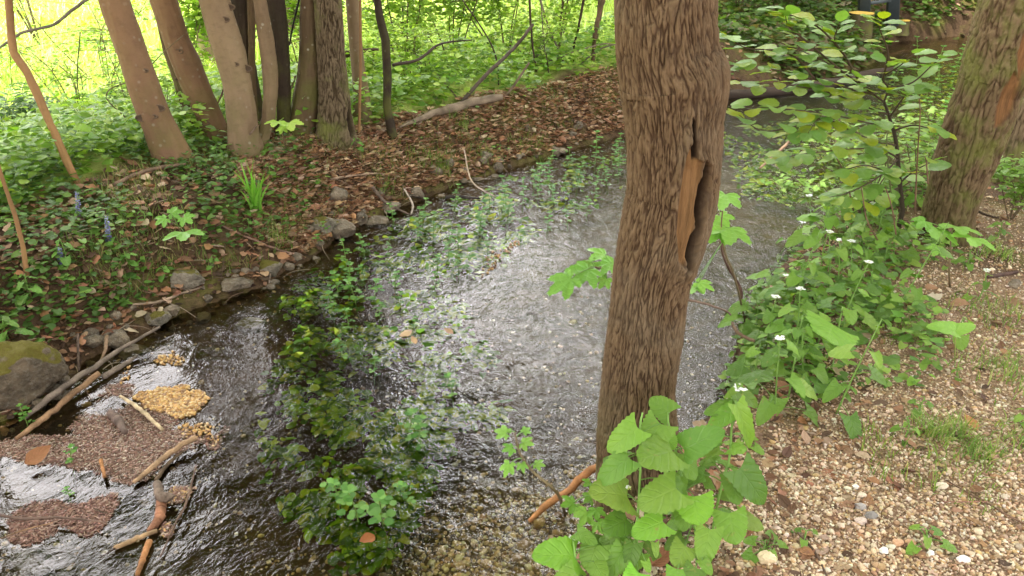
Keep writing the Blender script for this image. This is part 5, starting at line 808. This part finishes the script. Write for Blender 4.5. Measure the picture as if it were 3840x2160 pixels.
# ------------------------------------------------------------------ sapling with flat sprays of pale leaves on the right
rt = root("leafy_sapling", G(3390, 790), "slender dark-stemmed sapling spreading flat sprays of pale green toothed leaves over the stream", "sapling")
SP = [(3385, 790, 3.75), (3372, 660, 3.72), (3360, 530, 3.7), (3335, 440, 3.68), (3315, 380, 3.66)]; SC = curve([pt(*a) for a in SP], 20); mb = MB(); addtube(mb, np.concatenate([[SC[0] - [0, 0, .15]], SC]), np.concatenate([[.012], np.linspace(.012, .006, len(SC))]), 9, (.06, .045, .03)); child(mb, "stem", M_TWIG, rt)
br = [[(3315, 382, 3.66), (3330, 330, 3.62), (3310, 290, 3.6), (3370, 250, 3.5), (3430, 200, 3.4)], [(3315, 382, 3.66), (3230, 320, 3.6), (3160, 270, 3.5), (3050, 210, 3.4), (2900, 150, 3.3)], [(3280, 355, 3.64), (3180, 330, 3.55), (3060, 300, 3.45), (2900, 260, 3.35), (2760, 240, 3.3)], [(3335, 430, 3.68), (3240, 400, 3.6), (3120, 350, 3.5), (2960, 320, 3.4), (2780, 310, 3.35)],
      [(3350, 480, 3.7), (3250, 460, 3.55), (3120, 430, 3.4), (2960, 410, 3.3), (2790, 400, 3.2)], [(3360, 545, 3.7), (3280, 530, 3.6), (3170, 480, 3.45), (3080, 440, 3.35), (3030, 500, 3.2)], [(3310, 300, 3.6), (3330, 200, 3.5), (3300, 110, 3.4), (3310, 70, 3.35)], [(3230, 320, 3.6), (3170, 210, 3.45), (3130, 150, 3.35), (3150, 80, 3.3)], [(3330, 330, 3.62), (3420, 310, 3.55), (3500, 240, 3.5), (3530, 220, 3.45)],
      [(3335, 440, 3.68), (3420, 330, 3.5), (3480, 330, 3.4)], [(3365, 590, 3.7), (3300, 560, 3.6), (3180, 560, 3.45), (3000, 580, 3.3), (2910, 600, 3.2)], [(3375, 640, 3.72), (3320, 640, 3.6), (3240, 620, 3.5), (3130, 650, 3.4)], [(3160, 270, 3.5), (3030, 160, 3.35), (2960, 100, 3.3), (2945, 60, 3.25)], [(3060, 300, 3.45), (2960, 200, 3.4), (2800, 180, 3.35), (2720, 130, 3.3)], [(3370, 690, 3.74), (3430, 640, 3.6), (3510, 600, 3.5)],
      [(3120, 430, 3.4), (3000, 470, 3.3), (2860, 490, 3.2), (2770, 430, 3.15)], [(3170, 210, 3.45), (3090, 120, 3.4), (3010, 70, 3.35), (2890, 40, 3.3)], [(3365, 600, 3.7), (3300, 660, 3.55), (3190, 720, 3.45), (3110, 740, 3.35)], [(3380, 700, 3.74), (3290, 740, 3.6), (3200, 800, 3.5)], [(3350, 490, 3.7), (3420, 470, 3.6), (3480, 480, 3.5), (3540, 500, 3.45)]]
mb, lf = MB(), MB(); L, D, Nn, S = [], [], [], []
for b in br:
    C = curve([pt(*q) for q in b], 22); addtube(mb, C, np.linspace(.005, .0016, len(C)), 6, (.09, .06, .04)); n = max(7, int(np.linalg.norm(np.diff(C, axis=0), axis=1).sum() / .036))
    for k in range(n):
        f = .15 + .85 * (k + .5) / n; i_ = min(len(C) - 2, int(f * (len(C) - 1))); p = C[i_]; t_ = nrm(C[i_ + 1] - C[i_]); sd0 = 1 if k % 2 else -1; side = nrm(np.cross(t_, [0, 0, 1.])) * sd0; d = nrm(t_ * .7 + side * rng.uniform(.6, 1.2) + [0, 0, rng.uniform(-.3, .1)]); L.append(p + d * .008 + [0, 0, rng.normal() * .012]); D.append(d); Nn.append((rng.normal() * .22, rng.normal() * .22 - .05, 1)); S.append(rng.uniform(.055, .10) * (1.12 - .2 * f))
    L.append(C[-1]); D.append(nrm(C[-1] - C[-2])); Nn.append((0, -.1, 1)); S.append(.06)
HAZ = [(.22, .38, .08), (.28, .44, .10), (.17, .31, .06), (.30, .42, .06), (.38, .44, .03)]
lf.scatter(LEAF_T, frames(np.array(D), np.array(Nn)) * np.array(S)[:, None, None], np.array(L), pal(len(L), HAZ, .1)); child(mb, "twigs", M_TWIG, rt); child(lf, "leaves", leaf_mat("pale_pleated_leaf", .42, .40, .4, 11, vstr=.6), rt)
for k, (pp, lab, Yv) in enumerate([([(3340, 720), (3325, 560), (3330, 470)], "thin bare green shoot directly left of the pale-leaved sapling's stem", 3.6), ([(3430, 800), (3440, 600), (3450, 430), (3447, 370)], "straight bare reddish shoot right of the pale-leaved sapling", 3.5), ([(3200, 790), (3170, 660), (3130, 580)], "thin dark shoot among the bank leaves left of the sapling", 3.6), ([(3480, 690), (3475, 620), (3470, 590)], "short dark shoot in front of the leaning tree", 3.4), ([(3290, 900), (3250, 820), (3230, 700)], "brown dry stalk in the near bank greenery", 3.3), ([(3360, 880), (3345, 780), (3320, 700)], "second brown dry stalk in the near bank greenery", 3.3), ([(3530, 540), (3560, 490), (3580, 460)], "mossy twig sprouting from the side of the leaning tree", 3.7)]):
    stick(pp, 6, lab, (.17, .10, .06) if k != 0 else (.14, .15, .06), name="shoot", cat="shoot", Y=[Yv] * len(pp))
# bushy plants on the bank behind the sapling
def shrub(px, py, h, w_, label, n=700, size=.055, greens=GC, stems=6, Yoff=0.0, name="shrub", Y=None, flat=.5, zmin=0.1, layer=0.0):
    g = G(px, py) if Y is None else None
    if g is None: x = pt(px, py, Y)[0]; g = np.array([x, Y, H1(x, Y)])
    rt = root(name, g, label, "shrub"); mb, lf = MB(), MB(); tips = []
    for k in range(stems):
        a = rng.uniform(0, 6.28); e = g + [w_ * math.cos(a) * rng.uniform(.3, 1), w_ * .7 * math.sin(a) * rng.uniform(.3, 1), h * rng.uniform(.6, 1.05)]; C = curve([g - [0, 0, .03], g * .5 + e * .5 + [rng.normal() * w_ * .12, 0, h * .1], e], 14); addtube(mb, C, np.linspace(.005, .002, len(C)) * (h + .4), 6, (.16, .12, .07)); tips.append(C)
        for q in range(5):
            s0 = C[rng.integers(5, len(C) - 1)]; e2 = s0 + [rng.normal() * w_ * .5, rng.normal() * w_ * .35, rng.normal() * h * .10 + .03]; C2 = curve([s0, (s0 + e2) / 2 + [0, 0, .03], e2], 8); addtube(mb, C2, np.linspace(.0025, .001, len(C2)) * (h + .4), 4, (.16, .13, .07)); tips.append(C2); tips.append(C2)
    A = np.concatenate([t_[len(t_) // 3:] for t_ in tips]); L = A[rng.integers(0, len(A), n)] + rng.normal(size=(n, 3)) * [w_ * .10, w_ * .10, h * .045]; L = L[L[:, 2] > g[2] + zmin * h]; n = len(L)
    lf.scatter(LEAF_M, rot_rand(n, flat) * (size * rng.uniform(.55, 1.2, n))[:, None, None], L, pal(n, greens, .15)); child(mb, "stems", M_TWIG, rt); child(lf, "leaves", M_LEAF, rt)
BR = [(.30, .46, .06), (.38, .54, .08), (.22, .36, .05), (.44, .58, .12)]
for a in [(3120, 700, .55, .35, "low bush overhanging the stream in front of the weed bed"), (3250, 780, .5, .35, "bushy plant left of the sapling's foot"), (3430, 700, .5, .28, "bush of small leaves between sapling and leaning tree"), (3000, 820, .3, .28, "leafy plants trailing into the dark water at the near bank")]: shrub(*a, n=240, size=.05, greens=[(.15, .28, .05), (.22, .36, .07), (.28, .42, .09)])
for a in [(3800, 620, .6, .3, "shrub with pale leaves at the right edge behind the second tree"), (3790, 820, .3, .25, "small shrub at the right edge below the pale-leaved one")]: shrub(*a, n=420, size=.05, greens=[(.2, .34, .06), (.26, .42, .08)])
for a, kw in [((1250, 250, 1.5, .7, "bright green shrub filling the gap behind the rough grey trunk"), dict(Y=8.0, n=900)), ((1530, 330, 1.5, .75, "broad yellow-green shrub right of the black tree"), dict(Y=7.6, n=2000)), ((1700, 330, 1.35, .8, "large bright shrub behind the fallen log's long branch"), dict(Y=8.1, n=2000)), ((1900, 280, 1.4, .7, "bushy green thicket shrub right of the long dark branch"), dict(Y=8.4, n=1700)), ((2080, 260, 1.5, .6, "light green shrub among the thin saplings"), dict(Y=8.7, n=1700)), ((2230, 240, 1.5, .5, "dense shrub just left of the furrowed tree"), dict(Y=8.9, n=1500)),
              ((1400, 450, .55, .5, "low undergrowth bush between the black tree and the log"), dict(Y=6.6, n=900, size=.045)), ((1600, 420, .5, .5, "low leafy bush behind the fallen log's left end"), dict(Y=6.9, n=900, size=.045)), ((1980, 400, .45, .5, "low bush at the foot of the straight dark sapling"), dict(Y=7.6, n=700, size=.05)), ((1120, 200, 1.2, .5, "shrub glimpsed between the dark trunks"), dict(Y=8.2, n=1000)), ((700, 350, 1.15, .55, "round-leaved bright shrub behind the two leftmost tan trees"), dict(Y=7.4, n=800, size=.075)), ((420, 380, .9, .7, "bright bushy shrub in the meadow's edge left of the leftmost tree"), dict(Y=7.4, n=600, size=.055)),
              ((500, 480, .7, .5, "small-leaved loose bush in front of the meadow, left of the leftmost tree"), dict(Y=6.2, n=600, size=.035)), ((300, 460, .75, .5, "small-leaved bush right of the peeling sapling"), dict(Y=6.4, n=500, size=.035)), ((160, 200, 1.4, .7, "airy shrub against the bright meadow at top left"), dict(Y=9.5, n=420, size=.045)), ((60, 400, .5, .6, "leafy bush behind the peeling sapling at the left edge"), dict(Y=7.6, n=400, size=.06)), ((860, 350, 1.3, .4, "shrub showing between the thick grey-tan tree and its left neighbour"), dict(Y=7.8, n=800, size=.07)), ((620, 560, .4, .35, "low green bush between the feet of the tan trees"), dict(Y=5.6, n=500, size=.04))]:
    shrub(*a, greens=BR, **{**dict(size=.062, flat=1.1), **kw})
for a, kw in [((2760, 120, 1.3, .9, "dark green bush on the far bank right of the furrowed tree"), dict(Y=11.0, n=1500)), ((3080, 60, 1.0, .9, "bush on the far bank behind the stump"), dict(Y=13.2, n=1500)), ((3560, 60, .7, .9, "low dense bush on the slope beyond the railing"), dict(Y=14.0, n=1500)), ((2900, 160, .6, .7, "leafy bush at the far waterline left of the stump"), dict(Y=10.8, n=1200)), ((3700, 20, 1.6, 1.2, "large dark bush at the top right corner behind the leaning tree"), dict(Y=15.5, n=1800))]:
    shrub(*a, greens=[(.09, .17, .035), (.13, .24, .045), (.18, .30, .05)], **{**dict(size=.08, flat=.8), **kw})

# fern clump in the shade at the left
rt = root("fern", G(130, 540), "dark fern clump with one pale frond in its middle, at the left edge", "fern"); mb = MB(); L, D, Nn, S, Cc = [], [], [], [], []
g0 = G(130, 540)
for k in range(34):
    g = g0 + [rng.uniform(-.75, .75), rng.uniform(-.3, .3), 0]; a = rng.uniform(0, 6.28); ln = rng.uniform(.35, .6); C = curve([g, g + [math.cos(a) * ln * .4, math.sin(a) * ln * .4, ln * .65], g + [math.cos(a) * ln, math.sin(a) * ln, ln * .5]], 16); addtube(mb, C, np.linspace(.004, .001, len(C)), 4, (.10, .14, .04))
    for i_ in range(3, len(C) - 1):
        t_ = nrm(C[i_ + 1] - C[i_]); f = i_ / len(C)
        for sd0 in (-1, 1): L.append(C[i_]); D.append(nrm(np.cross(t_, [0, 0, 1.]) * sd0 + t_ * .35 + [0, 0, -.1])); Nn.append((0, 0, 1)); S.append(.13 * (1.15 - f)); Cc.append((.07, .15, .035) if k else (.5, .6, .45))
lf = MB(); tn_ = (LEAF_S[0] * [.55, 1, 1], LEAF_S[1], LEAF_S[2]); lf.scatter(tn_, frames(np.array(D), np.array(Nn)) * np.array(S)[:, None, None], np.array(L), np.array(Cc)); child(mb, "frond_stalks", M_TWIG, rt); child(lf, "fronds", M_LEAF, rt)

# ------------------------------------------------------------------ far end of the stream: stumps, railing, log
def stump(px, py, w_px, h_px, label):
    g = G(px, py); dpt = depth(px, py, g[1]); r = w_px / 2 / F * dpt; h = h_px / F * dpt / math.cos(PITCH - R(15)); rt = root("tree_stump", g, label, "stump"); th = np.arange(48) * 2 * math.pi / 48; n = 14; V = []
    for i_ in range(n):
        f = i_ / (n - 1); rr = r * (1 + .25 * (1 - f) ** 3) * (1 + .05 * np.sin(5 * th + 1) + .05 * noise(np.cos(th) * 3, np.sin(th) * 3, f * 2)); V.append(np.stack([rr * np.cos(th), rr * np.sin(th), 0 * th - .1 + f * (h + .1)], -1))
    V = np.concatenate(V) + g; i_ = np.arange(n - 1)[:, None] * 48; j_ = np.arange(48)[None]; j2 = (j_ + 1) % 48; m = MB(); m.add(V, np.stack([i_ + j_, i_ + j2, i_ + 48 + j2, i_ + 48 + j_], -1).reshape(-1, 4), np.stack([.5 + .5 * noise(V[:, 0] * 9, V[:, 1] * 9, V[:, 2] * 2), V[:, 0] * 0, V[:, 0] * 0], -1)); child(m, "stump_side", M_BARKG, rt)
    m2 = MB(); top = V[-48:]; c = top.mean(0); ring = [c + (top - c) * q + [0, 0, .004 + .006 * (1 - q)] for q in (1.0, .7, .4, .1)]; VV = np.concatenate(ring + [c[None] + [0, 0, .01]]); Fs = [np.stack([q * 48 + np.arange(48), q * 48 + (np.arange(48) + 1) % 48, (q + 1) * 48 + (np.arange(48) + 1) % 48, (q + 1) * 48 + np.arange(48)], -1) for q in range(3)]; Fs.append(np.stack([144 + np.arange(48), 144 + (np.arange(48) + 1) % 48, np.full(48, 192)], -1)); m2.add(VV, Fs); s = NT("sawn_wood"); nz = s.noise(20, 5); s.fin(s.mix(nz, (.55, .30, .05), (.62, .45, .08)), .8, s.bump(nz, .5, .01)); child(m2, "sawn_top", s.m, rt)
stump(3218, 118, 92, 62, "sawn tree stump with a yellow-orange top beside the railing posts"); stump(3370, 105, 70, 22, "low cut stump with an orange top right of the railing posts")
s = NT("grey_blue_metal"); nz = s.noise(30, 4); s.fin(s.mix(nz, (.05, .065, .075), (.09, .11, .12)), .5, s.bump(nz, .2, .003)); M_MET = s.m; s.b.inputs["Metallic"].default_value = .3
g = pt(3360, 95, 11.6); rt = root("railing", (g[0], g[1], H1(g[0], g[1])), "grey-blue metal railing with two flat posts and rails at the far end of the stream", "railing")
def bar(rt, name, A, B, w_, d_):
    A, B = np.array(A), np.array(B); t_ = nrm(B - A); x = nrm(np.cross(t_, [0, 1., 0.01])); y = np.cross(t_, x); b_ = .15; V = []
    for P_, in ((A,), (B,)):
        for sx, sy in ((-1, -1 + b_), (-1 + b_, -1), (1 - b_, -1), (1, -1 + b_), (1, 1 - b_), (1 - b_, 1), (-1 + b_, 1), (-1, 1 - b_)): V.append(P_ + x * sx * w_ / 2 + y * sy * d_ / 2)
    m = MB(); a = np.arange(8); m.add(V, [np.stack([a, (a + 1) % 8, 8 + (a + 1) % 8, 8 + a], -1), np.array([a[::-1]]), np.array([a + 8])]); child(m, name, M_MET, rt, smooth=False)
Yr = 11.4; pw = lambda px: px / F * Yr
bar(rt, "post", pt(3238, 75, Yr - .5), pt(3262, -420, Yr - .5), pw(38), .06); bar(rt, "post", pt(3345, 100, Yr), pt(3372, -420, Yr), pw(42), .06); bar(rt, "rail", pt(3262, 12, Yr - .35), pt(3362, -2, Yr + .08), pw(10), .03); bar(rt, "rail", pt(3240, -90, Yr - .35), pt(3800, -140, Yr), pw(14), .04); bar(rt, "rail", pt(3245, -320, Yr - .35), pt(3800, -380, Yr), pw(14), .04)
def dlog(pts, w, label, Ys, tint, k=16): stick(pts, w, label, tint, name="fallen_log", cat="log", Y=Ys, k=k, wob=.25)
dlog([(2700, 360), (2900, 345), (3100, 320), (3250, 285), (3400, 255)], (34, 40, 46, 40, 30), "dark wet log lying across the far stream behind the pale-leaved sapling", [8.0, 8.3, 8.7, 9.3, 9.9], (.06, .04, .03))
dlog([(2850, 262), (3000, 250), (3150, 235), (3300, 222), (3400, 195)], (26, 34, 34, 30, 20), "reddish-brown log on the far bank in front of the stump", [9.8, 10.0, 10.2, 10.5, 10.9], (.17, .09, .06))
dlog([(2730, 215), (2800, 245), (2880, 300)], (26, 24, 16), "short dark root at the far waterline beside the furrowed tree", [9.6, 9.4, 9.0], (.05, .035, .03))
dlog([(2850, 630), (2930, 560), (2990, 500)], (8, 12, 9), "sunken tan stick slanting in the dark water right of the furrowed trunk", [4.9, 5.2, 5.6], (.25, .16, .1), 8)
tree("mossy_leaning_tree", "far mottled tree leaning left, behind the top right of the furrowed trunk", [(-20, 2700, 2790), (20, 2755, 2835), (55, 2790, 2860), (88, 2815, 2890)], M_BARKG, nth=60, amp=.02, kf=3, zf=3, seed=41, Y=12.0, top=4, cr=dict(spread=2, zlo=2.6, n=1600, size=.16))
tree("brown_forked_tree", "far dark brown tree in the top right background", [(-20, 2890, 2960), (60, 2900, 2985)], M_OLIVE, nth=30, amp=.01, kf=2, zf=3, seed=42, Y=13.5, top=5, cr=dict(spread=2.2, zlo=2.8, n=1600, size=.16))
tree("thin_tan_tree", "thin tan leaning stem left of the stump", [(-10, 3005, 3025), (60, 2995, 3015), (105, 2985, 3003)], M_ORANGE, nth=14, amp=.002, kf=1, zf=2, seed=43, Y=11.8, top=4)
# trees added out of view to shade the banks and darken the stream's reflections
def shade_tree(x, y, lab, n=3000, spread=2.8, r0=.2, z=(3.4, 7.0), off=(0, 0)):
    g = np.array([x, y, H1(x, y)]); rt = root("broadleaf_tree", g, lab, "tree"); C = curve([g - [0, 0, .2], g + [.1, 0, 2.5], g + [0, .1, z[1] - .5]], 16); mb = MB(); trunk_mesh(mb, C, np.linspace(r0, r0 * .4, len(C)), 28, .008, 4, 6, seed=x, flare=.2); child(mb, "trunk", M_BARKG, rt); crown(rt, C, np.linspace(r0, r0 * .4, len(C)), spread, z[0], n, .22, off, zhi=z[1])
shade_tree(-1.8, -2.2, "tree on the path behind the viewer to the left", n=5500, off=(-.2, 2.2)); shade_tree(2.0, -2.0, "tree behind the viewer on the right side of the path", off=(0, .8)); shade_tree(4.6, 1.6, "tree on the right side of the path, outside the picture", n=3200, off=(-.6, .2)); shade_tree(-4.9, 5.3, "tree on the far bank outside the picture to the left", n=2200, spread=2.2, off=(0, 1))
shade_tree(.2, -4.4, "tree far behind the viewer", n=3000, z=(3.2, 8)); shade_tree(5.5, 5.2, "tree beyond the leaning pair on the right", n=2400, z=(3.5, 7.5)); shade_tree(-5.5, -.6, "tree behind the viewer beyond the stream bend", n=5500, z=(3.4, 7.5), off=(1.2, 1.0)); shade_tree(-6.6, 2.2, "tree on the far bank well outside the picture to the left", n=3500, spread=2.5)
shade_tree(-2.55, 9.6, "tree in the meadow's edge hidden behind the lichened tree", n=8500, spread=3.1, z=(2.2, 8.5), off=(1.15, .2)); shade_tree(-3.15, 8.6, "tree in the meadow's edge hidden behind the thick grey-tan tree", n=5000, spread=2.4, z=(2.6, 8.5), off=(.2, .2))
def far_tree(x, y, h, k):  # treeline added to keep low reflections in the water dark
    g = np.array([x, y, H1(x, y)]); rt = root("broadleaf_tree", g, "broadleaf tree standing beyond the meadow and stream", "tree", "trees added beyond the meadow"); C = curve([g - [0, 0, .2], g + [rng.normal() * .3, 0, h * .4], g + [rng.normal() * .5, 0, h * .8]], 12); mb = MB(); addtube(mb, C, np.linspace(.22, .06, len(C)), 10, (.1, .07, .05)); child(mb, "trunk", M_TWIG, rt)
    n = 1500; c = g + [0, 0, h * .62] + rng.normal(size=(60, 3)) * [h * .17, h * .17, h * .18]; L = np.repeat(c, n // 60, 0) + rng.normal(size=(n // 60 * 60, 3)) * .45; lf = MB(); lf.scatter(LEAF_S, rot_rand(len(L), 1.1) * (rng.uniform(.25, .5, len(L)))[:, None, None], L, pal(len(L), GREENS)); child(lf, "crown", M_LEAF, rt)
for k, (x, y) in enumerate([(-22, 34), (-13, 38), (-5, 33), (3, 40), (10, 30), (16, 36), (8, 20), (13, 19), (18, 24), (-30, 26), (-9, 25), (-16, 24), (-2, 23), (4, 25), (9.5, 15), (7.5, 17.5), (12, 12), (11, 22), (8.5, 11)]): far_tree(x, y, (9, 11, 10, 12, 11, 10, 8, 9, 10, 9, 10, 10, 9, 9.5, 8, 8, 8, 9.5, 7)[k], k)
